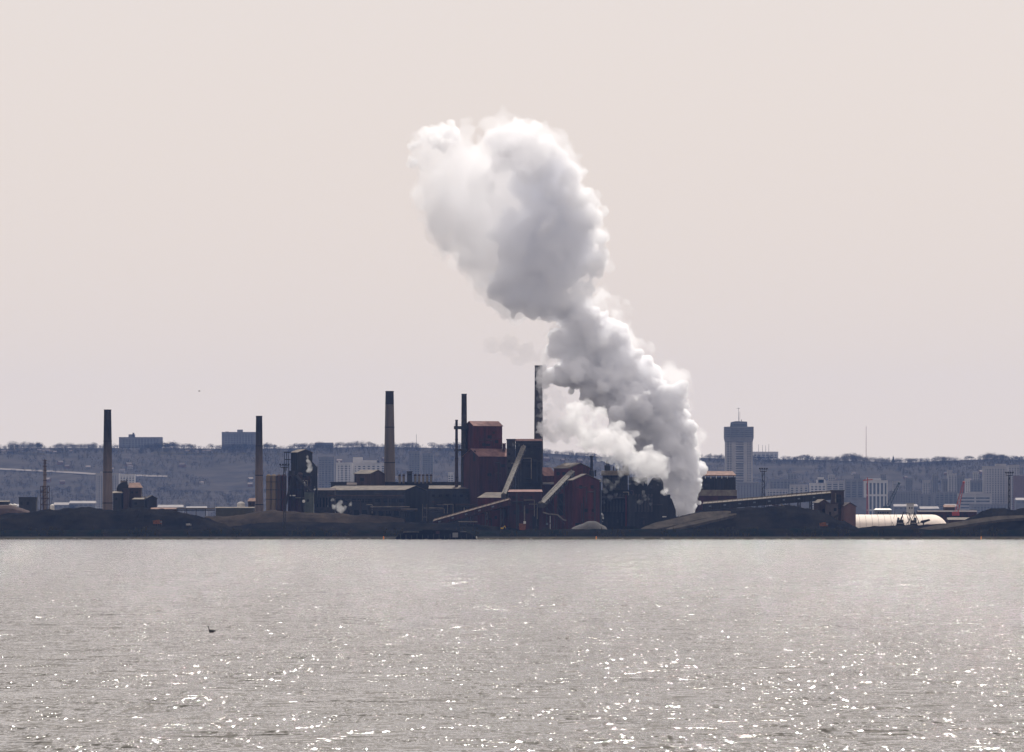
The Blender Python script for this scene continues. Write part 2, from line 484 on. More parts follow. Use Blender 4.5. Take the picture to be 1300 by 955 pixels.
heap("reddish_heap", [(-60, 645), (0, 642), (12, 641), (28, 645), (44, 650)], 3720, 40, mat("red_ore", (0.055, 0.028, 0.025), 0.95, (0.035, 0.02, 0.018), 0.2, 5),
     "reddish ore heap behind the coal at the far left edge", "ore heap", rough=0.5, seed=25.0)

def haul_road(name, pts, Y0s, w, m):
    """pale track laid on the flank of a heap; pts are (px, py, Y)"""
    vs = []; fs = []
    P = []
    for i in range(len(pts) - 1):
        for k in range(10):
            t = k / 10; P.append([a + (b_ - a) * t for a, b_ in zip(pts[i], pts[i + 1])])
    P.append(list(pts[-1]))
    for i, (px, py, Y) in enumerate(P):
        c = W(px, py, Y); fr = i / (len(P) - 1); tp = min(1, fr * 5, (1 - fr) * 3); wz_ = w * (0.15 + 0.85 * math.sqrt(max(0, tp))) * (0.93 + 0.14 * noise.noise(Vector((px * .2, 7, 0)))); dz = wz_ * 0.28; c.z -= (1 - tp) * 0.7
        vs += [(c.x, c.y - wz_ * 0.5, c.z - dz), (c.x, c.y + wz_ * 0.5, c.z + dz), (c.x, c.y + wz_ * 0.5, c.z + dz - 1.5), (c.x, c.y - wz_ * 0.5, c.z - dz - 1.5)]
    for i in range(len(P) - 1):
        a = 4 * i; b_ = a + 4
        fs += [(a, b_, b_ + 1, a + 1), (a + 1, b_ + 1, b_ + 2, a + 2), (a + 3, b_ + 3, b_, a), (a + 2, b_ + 2, b_ + 3, a + 3)]
    n = len(P) - 1
    fs += [(0, 1, 2, 3), (4 * n + 3, 4 * n + 2, 4 * n + 1, 4 * n)]
    o = mesh_obj(name, vs, fs, m); o["kind"] = "structure"; return o
haul_road("road", [(812, 671.5, 3539), (850, 664, 3543), (890, 654.5, 3552), (928, 648.6, 3564)], 0, 8, M_track)
haul_road("road", [(845, 671, 3535), (880, 664, 3538), (915, 656, 3548), (935, 651, 3560)], 0, 4, M_track)
haul_road("road", [(1162, 672, 3524), (1195, 668.5, 3528), (1235, 662, 3534), (1270, 657, 3540), (1320, 653.5, 3550)], 0, 5, M_track)

# low scrub and driftwood on the embankment
rs_ = random.Random(41); V = []; Fc = []
for k in range(900):
    px = rs_.uniform(-20, 1320); Y = 3470 + rs_.uniform(0, 14); h = rs_.uniform(.4, 1.6)
    if noise.noise(Vector((px / 40.0, 2.0, 0))) < -.05: continue
    twig_tree(rs_, wx(px, Y), Y, 1.2 + (Y - 3470) * .42, h, h * rs_.uniform(.8, 1.6), V, Fc, 10, s0=.18)
sc_ = mesh_obj("scrub", V, Fc, M_verge); tag(sc_, "low dry scrub growing along the embankment above the water line", "scrub", kind="stuff")
# loose stones along the water line
r2 = random.Random(5); V = []; Fc = []
iv, if_ = ico(1)
for k in range(1400):
    px = r2.uniform(-20, 1320); Y = 3458 + r2.uniform(0, 7); s = r2.uniform(0.12, 0.5) * (2.2 if k % 17 == 0 else 1)
    c = np.array([wx(px, Y), Y, 0.02 + max(0, Y - 3461) * 0.1])
    n0 = len(V); q = iv * s * np.array([r2.uniform(.8, 1.8), 1, r2.uniform(.5, .9)]) + c
    V += q.tolist(); Fc += (if_ + n0).tolist()
st = mesh_obj("shore_stones", V, Fc, M_stone); st["kind"] = "stuff"; st["label"] = "loose stones along the water line below the embankment"; st["category"] = "stones"

# ------------------------------------------------------------------ building kits
M_pale = mat("pale_concrete", (0.34, 0.315, 0.30), 0.85, (0.26, 0.245, 0.235), 0.05, 4)
M_white = mat("white_render", (0.50, 0.47, 0.45), 0.85, (0.40, 0.38, 0.36), 0.05, 4)
M_greyc = mat("grey_concrete", (0.20, 0.19, 0.19), 0.85, (0.14, 0.135, 0.135), 0.05, 4)
M_brick = mat("brown_brick", (0.17, 0.11, 0.09), 0.9, (0.13, 0.085, 0.07), 0.08, 4)
M_glass = mat("dark_glazing", (0.05, 0.06, 0.075), 0.3, (0.09, 0.10, 0.12), 0.2, 2, spec=0.5)
M_croof = mat("roof_membrane", (0.30, 0.27, 0.25), 0.9, (0.22, 0.2, 0.19), 0.1, 3)
M_metal = mat("weathered_steel", (0.07, 0.065, 0.065), 0.7, (0.045, 0.042, 0.042), 0.6, 3)
M_antenna = mat("painted_mast", (0.30, 0.10, 0.08), 0.7)

def tower(label, x0, x1, yt, Y, D, wall, fh=3.4, bays=6, glass=None, base=None, group=None, cat="building", name="apartment_block",
          pent=None, pier=0.28, band=0.45, zb=None, endw=0.06, stripes=None, rz=0.0):
    """slab of floors: a glazed core, a spandrel band at every floor, piers between the bays"""
    X0, X1 = wx(x0, Y), wx(x1, Y); zt = wz(yt, Y); zb = G0 if zb is None else zb
    cx = (X0 + X1) / 2
    t = thing(name, (cx, Y + D / 2, zb), label, cat, group, rz)
    wd = X1 - X0; hx = wd / 2; hy = D / 2; o = Vector(t.location); zz = zt - zb
    # built round the thing's own origin so the block can be turned
    def put(mb, nm, m, par=t):
        ob = mesh_obj(nm, mb.v, mb.f, m, par); return ob
    c = MB().box(-hx + 0.45, hx - 0.45, -hy + 0.45, hy - 0.45, 0, zz - 0.2); put(c, "glazing", glass or M_glass)
    nf = max(1, int(zz / fh)); fh = zz / nf
    first = None
    for k in range(nf + 1):
        if first is None:
            first = put(MB().box(-hx + 0.1, hx - 0.1, -hy + 0.1, hy - 0.1, 0, fh * band), "floor_band", wall)
        else:
            clone(first, dz=k * fh - (fh * band if k == nf else 0))
    pw = wd * endw
    p0 = None
    for i in range(bays + 1):
        w_ = pw if i in (0, bays) else wd * pier / bays
        x = -hx + wd * i / bays
        x = min(max(x, -hx + w_ / 2), hx - w_ / 2)
        if i in (0, bays): put(MB().box(x - w_ / 2, x + w_ / 2, -hy, hy, 0, zz + 0.3), "end_wall", wall)
        elif p0 is None: p0 = put(MB().box(-w_ / 2, w_ / 2, -hy + 0.03, hy - 0.03, 0, zz + 0.1), "pier", wall); p0.location.x = x
        else: clone(p0, dx=x - p0.location.x)
    put(MB().box(-hx - 0.2, hx + 0.2, -hy - 0.2, hy + 0.2, zz + 0.3, zz + 1.3), "parapet", wall)
    put(MB().box(-hx + 0.3, hx - 0.3, -hy + 0.3, hy - 0.3, zz + 1.3, zz + 1.5), "roof", M_croof)
    for (a, b_, y) in (pent or []):
        put(MB().box(wx(a, Y) - cx, wx(b_, Y) - cx, -hy * 0.6, hy * 0.6, zz + 1.5, wz(y, Y) - zb), "penthouse", wall)
    return t

CY = 8700.0
tower("pale ribbed high-rise standing behind the first, leftmost chimney", 121.5, 151, 602, CY, 20, M_pale, bays=10, pier=0.5, pent=[(127, 131, 599)])
tower("white apartment block with two white roof boxes right of the first chimney", 152, 171, 603.5, CY + 60, 18, M_white, bays=5, pier=0.5, pent=[(154, 158, 602), (164.5, 168.5, 602)])
tower("long apartment slab on the ridge, left one of the two on the skyline", 151, 206, 556, 11060, 20, M_greyc, zb=110, bays=14, pent=[(163, 171, 551.5), (168, 170, 549.5)], glass=M_glass)
tower("shorter apartment slab with thin masts on the ridge beside the second chimney", 281.5, 325, 549.5, 11060, 20, M_greyc, zb=110, bays=12, pent=[(301, 308, 545.5), (286, 290, 548)])
tower("low dim block among trees on the ridge right of the furnace building", 400, 423, 563, 11060, 20, M_greyc, zb=110, bays=6)
tower("dim grey slab in the city just right of the furnace building", 404, 424.5, 581, CY + 250, 18, M_greyc, bays=5)
tower("white apartment tower with two dark window strips, left of the gabled brown building", 426.5, 447, 588.5, CY, 18, M_white, bays=4, pier=0.35, endw=0.13, pent=[(429, 431.5, 585.5)])
tower("wide white apartment block behind the gabled brown building", 447.3, 501, 588.8, CY + 30, 20, M_white, bays=9, pier=0.5, pent=[(448, 460, 580.5), (460.5, 481, 584.5), (478.5, 481, 583.8)])
tower("dim slab in the city right of the third chimney", 519, 533, 574, CY + 500, 18, M_greyc, bays=4)
tower("dim slab in the city nearer the twin stacks, beside its taller twin", 536, 550, 576, CY + 500, 18, M_greyc, bays=4)
tower("small pale block seen in the gap left of the thin red stack", 569, 575.5, 601, CY, 12, M_white, bays=2)
tower("grey podium block at the foot of the tall city tower", 936, 966, 614, CY - 60, 25, M_greyc, bays=8, pier=0.6, name="office_block")
tower("pale low office block right of the near floodlight mast", 973, 1001, 622, CY - 80, 25, M_pale, bays=7, name="office_block")
tower("wide dim block with flat overhanging top behind the inclined conveyor", 977, 1013, 609.5, CY + 200, 25, M_greyc, bays=8, name="office_block", pent=[(984, 990, 607)])
tower("pale box-shaped block above the long conveyor, left of the stepped white one", 1003, 1026, 616.5, CY - 50, 20, M_pale, bays=4, name="office_block", pier=0.6)
tower("stepped white block above the head of the long conveyor", 1028.5, 1048.5, 614.5, CY - 100, 22, M_white, bays=4, name="office_block", pent=[(1037, 1048, 609), (1039, 1046, 606)])
tower("glazed grey office block with pale frame above the conveyor tower", 1049, 1072, 611.5, CY + 20, 25, M_pale, bays=3, name="office_block", pier=0.25)
tower("glazed office block with high pale parapet left of the red mast crane", 1073, 1096, 609.5, CY + 60, 25, M_greyc, bays=3, name="office_block", pent=[(1076, 1086, 608)])
tower("plain dim warehouse block right of the conveyor's end tower", 1066, 1100, 633, CY - 200, 40, M_greyc, bays=1, name="warehouse_block", glass=M_greyc, endw=0.3)
tower("pale hall with tall white columns behind the upright red mast crane", 1098, 1127, 611, CY - 60, 30, M_white, bays=6, name="columned_hall", fh=20, band=0.12, pier=0.4, pent=[(1101, 1119, 607.5)])
tower("grey ribbed office block right of the dark blue crane boom", 1130, 1169, 624.5, CY - 40, 25, M_greyc, bays=12, name="office_block", pier=0.5, pent=[(1141, 1151, 622)])
tower("plain grey block behind the office blocks, centre of the gap before the red crane", 1165, 1195, 628, CY + 100, 25, M_greyc, bays=3, name="office_block", pier=0.7)
tower("dim slab edged by a white end wall, left of the red crane boom", 1196, 1204, 609, CY + 150, 20, M_greyc, bays=2, endw=0.25)
tower("pale narrow tower left of the red crane boom", 1204.3, 1214.5, 602.5, CY + 120, 20, M_pale, bays=3, pier=0.5, pent=[(1206, 1210, 601)])
tower("dim tower between the pale narrow tower and the red crane tip", 1215, 1225, 605, CY + 160, 20, M_greyc, bays=3)
tower("narrow white tower directly right of the red crane tip", 1225.5, 1231.5, 609, CY + 100, 15, M_white, bays=2, pier=0.6, endw=0.2)
tower("low dim wide block below the pale narrow tower", 1187, 1216, 625.5, CY - 20, 25, M_greyc, bays=5, name="office_block")
tower("white office block with long horizontal window bands, left of the big grid tower", 1217, 1259, 627.5, CY - 60, 28, M_pale, bays=2, name="office_block", fh=4.6, band=0.5, pier=0.1, pent=[(1229, 1249, 624.5)])
tower("dim block half hidden between the crane and the big grid tower", 1232, 1249, 611, CY + 200, 20, M_greyc, bays=4)
tower("big pale apartment tower with a grid of windows near the right edge", 1248.5, 1279.5, 593, CY, 22, M_pale, bays=9, pier=0.5, band=0.5, pent=[(1264.5, 1278, 589)])
tower("second pale tower, tucked behind the right side of the big grid tower", 1280.5, 1294, 591.5, CY + 80, 22, M_pale, bays=4, pier=0.55)
tower("plain brown brick slab at the right edge of the city", 1287.5, 1320, 605, CY - 40, 22, M_brick, bays=6, glass=M_brick)
tower("low dim row building below the big grid tower", 1232, 1282, 641, CY - 150, 25, M_greyc, bays=12, name="office_block")

# ---- the tall city tower
Yt = CY + 10
t = thing("office_tower", (wx(938, Yt), Yt + 18, G0), "tallest city tower, pale shaft with wider dark crown and rooftop aerial", "office tower")
MB().bx(922.2, 954.8, 558, 667, Yt + 1.2, 32).build("glazing", M_glass, t)
fl = MB().bx(921.8, 955.2, 663.5, 665.2, Yt + 0.9, 33).build("floor_band", M_pale, t)
for k in range(1, 34): clone(fl, dz=k * 3.72)
for a, b_ in ((921.2, 923.4), (925.5, 927), (928.6, 934.2), (944, 948.8), (950, 951.6), (953, 955.6)):
    MB().bx(a, b_, 560.3, 667, Yt, 34.8).build("pier", M_pale, t)
rb = MB().bx(935, 943.4, 662.6, 663.9, Yt + 0.4, 1).build("balcony", M_greyc, t)
for k in range(1, 24): clone(rb, dz=k * 5.2)
# crown: chamfered underside, dark glass with bands and corner piers
MB().ppx([(920, 556), (921.2, 561), (955.6, 561), (956.8, 556)], Yt - 1, 37).build("crown_soffit", M_greyc, t)
MB().bx(920.3, 956.5, 543.4, 556, Yt - 0.8, 36.5).build("crown_glazing", M_glass, t)
cb = MB().bx(920, 956.8, 555, 556, Yt - 1.1, 37.2).build("crown_band", M_greyc, t)
for k in range(1, 6): clone(cb, dz=k * 2.9)
for a in (920, 927.2, 944.3, 956.1): MB().bx(a, a + 0.7, 542.2, 555.9, Yt - 1.3, 37.6).build("crown_pier", M_greyc, t)
MB().bx(920, 956.8, 541.8, 543.4, Yt - 1.2, 37.4).build("crown_parapet", M_greyc, t)
MB().ppx([(927, 541.8), (928, 536), (934, 534.8), (948.5, 535.4), (948.8, 541.8)], Yt + 8, 20).build("plant_room", M_glass, t)
MB().bx(929.5, 946.5, 536.8, 538, Yt + 7.6, 21).build("plant_room_band", M_greyc, t)
aer = MB(); p = W(937.6, 535, Yt + 18)
aer.tube(p, W(937.6, 517.5, Yt + 18), 0.42, 0.2, 6)
aer.tube(W(935, 518.8, Yt + 18), W(939.2, 518.8, Yt + 18), 0.22, n=4); aer.tube(W(939, 535, Yt + 18), W(939.2, 523, Yt + 18), 0.22, n=4)
aer.tube(W(941.3, 536, Yt + 18), W(941.3, 533, Yt + 18), 0.6, n=5)
aer.build("aerial", M_metal, t)

# ---- masts on the ridge
def mast(label, px, yt, yb, Y, w=1.6, m=None, zb=None, n=9):
    z0 = (hill_z(wx(px, Y), Y) if zb is None else zb); z1 = wz(yt, Y); X = wx(px, Y)
    t = thing("lattice_mast", (X, Y, z0), label, "mast")
    mb = MB(); h = w / 2
    for a, b_ in ((-h, -h), (h, -h), (h, h), (-h, h)): mb.beam((X + a, Y + b_, z0), (X + a * 0.3, Y + b_ * 0.3, z1), 0.22)
    mb.build("leg", m or M_metal, t)
    br = MB()
    for k in range(n):
        q0 = k / n; q1 = (k + 1) / n; s0 = h * (1 - 0.7 * q0); s1 = h * (1 - 0.7 * q1); za = z0 + (z1 - z0) * q0; zc = z0 + (z1 - z0) * q1
        br.beam((X - s0, Y - s0, za), (X + s1, Y - s1, zc), 0.15); br.beam((X + s0, Y + s0, za), (X - s1, Y + s1, zc), 0.15); br.beam((X - s0, Y - s0, za), (X + s0, Y - s0, za), 0.15)
    br.build("bracing", m or M_metal, t)
    return t
mast("very tall red lattice mast alone on the ridge right of the city tower", 1099.6, 541, 582, 11000, 1.7, M_antenna, n=16)
mast("thin mast on the ridge between the third chimney and the twin stacks", 528.6, 551, 570, 11000, 1.0)
for px, yt, w_ in ((963, 564.5, "leftmost"), (968, 565, "second from the left"), (972, 565.5, "third from the left"), (976, 564, "rightmost")):
    mast("%s of four thin masts at the pale flat building on the ridge" % w_, px, yt, 577, 11030, 0.9, zb=125)
tower("pale flat building under four thin masts on the ridge right of the tall tower", 955.5, 988, 574.5, 11010, 20, M_white, zb=130, bays=6, name="broadcast_building")

# ---- small houses scattered over the foot of the slope and low city roofs
def house(px, py, s, wallm, roofm, label, group, p=None):
    p = on_hill(px, py) if p is None else p
    t = thing("house", p, label, "house", group)
    w_, d_, h_ = s * 1.3, s, s * 0.6
    mesh_obj("wall", *[MB().box(-w_ / 2, w_ / 2, -d_ / 2, d_ / 2, -2, h_).__dict__[k] for k in ("v", "f")], wallm, t)
    r = MB().add([(-w_ / 2 - .4, -d_ / 2 - .4, h_), (w_ / 2 + .4, -d_ / 2 - .4, h_), (w_ / 2 + .4, d_ / 2 + .4, h_), (-w_ / 2 - .4, d_ / 2 + .4, h_), (-w_ / 2 - .4, 0, h_ + s * .4), (w_ / 2 + .4, 0, h_ + s * .4)],
                 [(0, 1, 5, 4), (2, 3, 4, 5), (0, 4, 3), (1, 2, 5), (3, 2, 1, 0)])
    mesh_obj("roof", r.v, r.f, roofm, t)
    t.rotation_euler.z = (px * 7 % 5) * 0.25 - 0.5
    return t
M_hroof = mat("house_shingles", (0.26, 0.21, 0.18), 0.9, (0.18, 0.15, 0.14), 0.3, 3)
M_hroof2 = mat("dark_shingles", (0.13, 0.10, 0.09), 0.9, (0.09, 0.075, 0.07), 0.3, 3)
rh = random.Random(31)
for k in range(44):
    px = rh.choice([rh.uniform(380, 580), rh.uniform(690, 760), rh.uniform(20, 320), rh.uniform(985, 1290)])
    py = rh.uniform(584, 622) if px < 900 else rh.uniform(600, 615)
    house(px, py, rh.uniform(5, 8.5), rh.choice([M_pale, M_greyc, M_brick, M_brick]), rh.choice([M_hroof, M_hroof2]), "tiny pale house among the bare trees on the escarpment slope", "houses on the escarpment slope")
for k in range(16):
    px = rh.choice([rh.uniform(5, 118), rh.uniform(210, 320)]); 
    house(px, 575.5 + rh.uniform(-1, 1), rh.uniform(5, 8), rh.choice([M_greyc, M_pale]), M_hroof2, "small pale house at the brow of the escarpment on the left", "houses along the escarpment brow")
low = [(5, 30, 640), (68, 95, 638), (88, 121, 636), (200, 232, 641), (236, 262, 643), (1135, 1165, 640), (1168, 1192, 643), (1200, 1215, 640), (1290, 1325, 632), (562, 592, 634), (1000, 1030, 632)]
where = ["left edge", "slender ringed stack's right side", "first chimney's left side", "gap right of the dark gabled sheds", "gap left of the second chimney",
         "dark blue crane's right side", "gap left of the red crane", "red crane's foot", "far right edge", "space behind the twin stacks", "space behind the long conveyor"]
for (a, b_, yt), w_ in zip(low, where):
    Yl = CY - 300
    t = thing("low_building", (wx((a + b_) / 2, Yl), Yl, G0), "low pale-roofed building in the city at the " + w_, "building")
    h0 = wz(yt + 3, Yl)
    MB().box(wx(a, Yl), wx(b_, Yl), Yl, Yl + 30, G0, h0).build("wall", M_greyc, t)
    MB().add([(wx(a, Yl) - .6, Yl - 0.6, h0), (wx(b_, Yl) + .6, Yl - 0.6, h0), (wx(b_, Yl) + .6, Yl + 30.6, h0), (wx(a, Yl) - .6, Yl + 30.6, h0), (wx(a, Yl), Yl + 15, wz(yt, Yl)), (wx(b_, Yl), Yl + 15, wz(yt, Yl))],
             [(0, 1, 5, 4), (2, 3, 4, 5), (0, 4, 3), (1, 2, 5), (3, 2, 1, 0)]).build("roof", M_croof, t)
    wv = MB().box(-2, 2, -0.25, 0.25, -0.9, 0.9)
    ws = None
    for k in range(max(2, int((b_ - a) / 6))):
        x = wx(a + 3 + 6 * k, Yl) - t.location.x
        if ws is None: ws = mesh_obj("window", wv.v, wv.f, M_glass, t); ws.location = (x, -0.05, h0 - G0 - 3)
        else: clone(ws, dx=x - ws.location.x)

for k, (a_, b_, y_, dy) in enumerate(((1000, 1011, 602, 380), (1052, 1060, 604, 420), (1084, 1092, 603, 350), (1134, 1141, 612, 300), (1150, 1158, 608, 420), (1172, 1181, 611, 380), (1184, 1191, 604, 450),
                                      (1236, 1243, 600, 460), (1262, 1270, 601, 480), (988, 995, 611, 300), (1118, 1125, 603, 430), (1203, 1209, 598, 460))):
    tower("hazy mid-rise block half hidden among the city buildings on the right", a_, b_, y_, CY + dy, 16, (M_greyc, M_pale)[k % 2], bays=3, pier=0.5, group="hazy mid-rise blocks behind the right-hand city buildings")

# ------------------------------------------------------------------ the steelworks
M_red = mat("red_cladding", (0.090, 0.022, 0.023), 0.85, (0.032, 0.014, 0.016), 0.25, 6, streak=True, spec=0.2)
M_redD = mat("dull_red_cladding", (0.060, 0.021, 0.022), 0.85, (0.022, 0.013, 0.015), 0.25, 6, streak=True, spec=0.2)
M_brown = mat("brown_cladding", (0.068, 0.042, 0.038), 0.85, (0.036, 0.026, 0.026), 0.25, 6, streak=True, spec=0.2)
M_rroof = mat("dusty_red_roof", (0.26, 0.145, 0.125), 0.9, (0.13, 0.072, 0.064), 0.2, 5, spec=0.2)
M_croo = mat("dusty_pale_roof", (0.17, 0.142, 0.115), 0.9, (0.08, 0.068, 0.06), 0.2, 5, spec=0.2)
M_oroof = mat("orange_roof", (0.25, 0.155, 0.12), 0.9, (0.14, 0.09, 0.075), 0.3, 5, spec=0.2)
M_black = mat("sooty_steel", (0.020, 0.019, 0.020), 0.85, (0.034, 0.030, 0.030), 0.3, 6, streak=True, spec=0.2)
M_dark = mat("dark_steelwork", (0.03, 0.028, 0.03), 0.8, (0.055, 0.045, 0.042), 0.5, 4, spec=0.2)
M_shed = mat("sooty_shed_cladding", (0.045, 0.042, 0.044), 0.85, (0.028, 0.027, 0.030), 0.25, 6, streak=True, spec=0.2)
M_stack = mat("brown_stack_brick", (0.20, 0.155, 0.135), 0.9, (0.14, 0.11, 0.10), 0.3, 6, streak=True, spec=0.1)
def soot_gradient(m, z0, z1):
    """soot that has settled on the brick, thicker towards the mouth, with a ragged lower edge"""
    nt = m.node_tree; b_ = nt.nodes["Principled BSDF"]
    src = b_.inputs["Base Color"].links[0].from_socket
    tc = nt.nodes.new("ShaderNodeTexCoord"); sep = nt.nodes.new("ShaderNodeSeparateXYZ"); nt.links.new(tc.outputs["Object"], sep.inputs[0])
    nz = nt.nodes.new("ShaderNodeTexNoise"); nz.inputs["Scale"].default_value = .12; nz.inputs["Detail"].default_value = 5
    mp = nt.nodes.new("ShaderNodeMapping"); mp.inputs["Scale"].default_value = (6, 6, 1); nt.links.new(tc.outputs["Object"], mp.inputs[0]); nt.links.new(mp.outputs[0], nz.inputs["Vector"])
    ma = nt.nodes.new("ShaderNodeMath"); ma.operation = 'MULTIPLY_ADD'; ma.inputs[1].default_value = 22; nt.links.new(nz.outputs[0], ma.inputs[0]); nt.links.new(sep.outputs[2], ma.inputs[2])
    mr = nt.nodes.new("ShaderNodeMapRange"); mr.inputs[1].default_value = z0 + 11; mr.inputs[2].default_value = z1 + 11; nt.links.new(ma.outputs[0], mr.inputs[0])
    mx = nt.nodes.new("ShaderNodeMix"); mx.data_type = 'RGBA'; nt.links.new(mr.outputs[0], mx.inputs[0]); nt.links.new(src, mx.inputs[6]); mx.inputs[7].default_value = (.028, .026, .028, 1)
    nt.links.new(mx.outputs[2], b_.inputs["Base Color"])
soot_gradient(M_stack, 34, 70)
M_stack3 = mat("grey_stack_concrete", (0.145, 0.12, 0.105), 0.9, (0.105, 0.088, 0.08), 0.3, 6, streak=True, spec=0.1)
M_soot = mat("soot_black", (0.022, 0.021, 0.024), 0.9, (0.045, 0.038, 0.036), 0.35, 6, streak=True, spec=0.1)
M_tank = mat("tan_tank_steel", (0.17, 0.125, 0.075), 0.8, (0.09, 0.06, 0.045), 0.25, 6, streak=True, spec=0.2)
M_gall = mat("gallery_roof", (0.19, 0.17, 0.14), 0.85, (0.075, 0.068, 0.06), 0.5, 5, spec=0.2)
M_cream = mat("cream_panel", (0.20, 0.17, 0.13), 0.85, (0.11, 0.09, 0.075), 0.3, 5, spec=0.2)
M_rust = mat("rust", (0.20, 0.075, 0.03), 0.9, (0.10, 0.04, 0.025), 0.8, 5, spec=0.1)
M_open = mat("dark_opening", (0.012, 0.012, 0.014), 0.9)
M_wht = mat("white_paint", (0.72, 0.68, 0.62), 0.6, (0.5, 0.46, 0.42), 0.6, 4)
M_hull = mat("cream_fabric", (0.78, 0.68, 0.58), 0.8, (0.70, 0.60, 0.52), 0.2, 4)

def rects(parent, name, rs, Y, m, d=0.5, proud=0.12):
    """openings set on a front wall, each its own object, alike ones sharing a mesh"""
    cache = {}
    base = Vector(parent.location)
    for (a, b_, c, d_) in rs:
        w_ = round((b_ - a) * Y / F, 2); h_ = round((d_ - c) * Y / F, 2)
        if (w_, h_) not in cache:
            q = MB().box(-w_ / 2, w_ / 2, -proud, d, -h_ / 2, h_ / 2)
            cache[(w_, h_)] = mesh_obj(name, q.v, q.f, m, parent); ob = cache[(w_, h_)]
        else: ob = clone(cache[(w_, h_)])
        ob.location = Vector((wx((a + b_) / 2, Y), Y, wz((c + d_) / 2, Y))) - base

def corner(name, label, cat, x0, xc, x1, ye, yr, yb, Y, wallm, roofm, th=25, mirror=False, group=None, doors=(), eav=0.5, ribs=True, ground=True):
    """gabled building seen on its corner: long side x0..xc, gable end xc..x1 (mirrored: gable end first)"""
    th = math.radians(th); s = -1 if mirror else 1
    C = W(xc, yb, Y); ze = wz(ye, Y); zr = wz(yr, Y)
    if mirror: Ls = (wx(x1, Y) - C.x) / math.cos(th); Ws = (C.x - wx(x0, Y)) / math.sin(th)
    else: Ls = (C.x - wx(x0, Y)) / math.cos(th); Ws = (wx(x1, Y) - C.x) / math.sin(th)
    zd = wz(yb, Y); zb = min(zd, G0 - .3) if ground else zd
    t = thing(name, (C.x, Y, zb), label, cat, group)
    u = Vector((-s * math.cos(th), math.sin(th), 0)); v = Vector((s * math.sin(th), math.cos(th), 0))
    def P(a, b_, z): q = u * a + v * b_; return (q.x, q.y, z - zb)
    e = eav
    w_ = MB().add([P(0, 0, zb), P(0, Ws, zb), P(Ls, Ws, zb), P(Ls, 0, zb), P(0, 0, ze), P(0, Ws, ze), P(Ls, Ws, ze), P(Ls, 0, ze), P(0, Ws / 2, zr - .2), P(Ls, Ws / 2, zr - .2)],
                  [(0, 1, 5, 8, 4), (2, 3, 7, 9, 6), (3, 0, 4, 7), (1, 2, 6, 5), (4, 8, 9, 7), (8, 5, 6, 9), (0, 3, 2, 1)])
    mesh_obj("wall", w_.v, w_.f, wallm, t)
    k = (zr - ze) / (Ws / 2); d = 0.35
    r = []
    for (b0, z0, b1, z1) in ((-e, ze - k * e, Ws / 2, zr), (Ws + e, ze - k * e, Ws / 2, zr)):
        q = MB().add([P(-e, b0, z0 + d), P(Ls + e, b0, z0 + d), P(Ls + e, b1, z1 + d), P(-e, b1, z1 + d), P(-e, b0, z0 + .05), P(Ls + e, b0, z0 + .05), P(Ls + e, b1, z1 + .05), P(-e, b1, z1 + .05)],
                     [(0, 1, 2, 3), (7, 6, 5, 4), (0, 4, 5, 1), (1, 5, 6, 2), (2, 6, 7, 3), (3, 7, 4, 0)])
        ob = mesh_obj("roof", q.v, q.f, roofm, t)
    if ribs:
        # standing ribs of the wall cladding on the two seen faces
        q = MB()
        for i in range(int(Ls / 3)):
            a = 1.5 + 3 * i
            if a < Ls - .5:
                q.add([P(a, -.14, zb), P(a + .25, -.14, zb), P(a + .25, 0.1, zb), P(a, 0.1, zb), P(a, -.14, ze - .3), P(a + .25, -.14, ze - .3), P(a + .25, 0.1, ze - .3), P(a, 0.1, ze - .3)],
                      [(0, 1, 2, 3), (7, 6, 5, 4), (0, 4, 5, 1), (1, 5, 6, 2), (2, 6, 7, 3), (3, 7, 4, 0)])
        ob = mesh_obj("cladding_rib", q.v, q.f, wallm, t) if q.v else None
        if ob: ob["kind"] = "stuff"
    # doors/windows: (side 'L' or 'G', position 0..1, z from base, width, height)
    for (sd_, pos, z, ww, hh) in doors:
        q = MB()
        if sd_ == 'L': c0 = P(Ls * pos - ww / 2, -.15, zd + z); ax = u * ww; dn = v * 0.5
        else: c0 = P(-.15, Ws * pos - ww / 2, zd + z); ax = v * ww; dn = u * 0.5
        c0 = Vector(c0)
        vs = [c0, c0 + ax, c0 + ax + dn, c0 + dn]; vs += [p + Vector((0, 0, hh)) for p in vs]
        q.add(vs, [(0, 1, 2, 3), (7, 6, 5, 4), (0, 4, 5, 1), (1, 5, 6, 2), (2, 6, 7, 3), (3, 7, 4, 0)])
        mesh_obj("door" if z < 0.3 else "window", q.v, q.f, M_open, t)
    return t

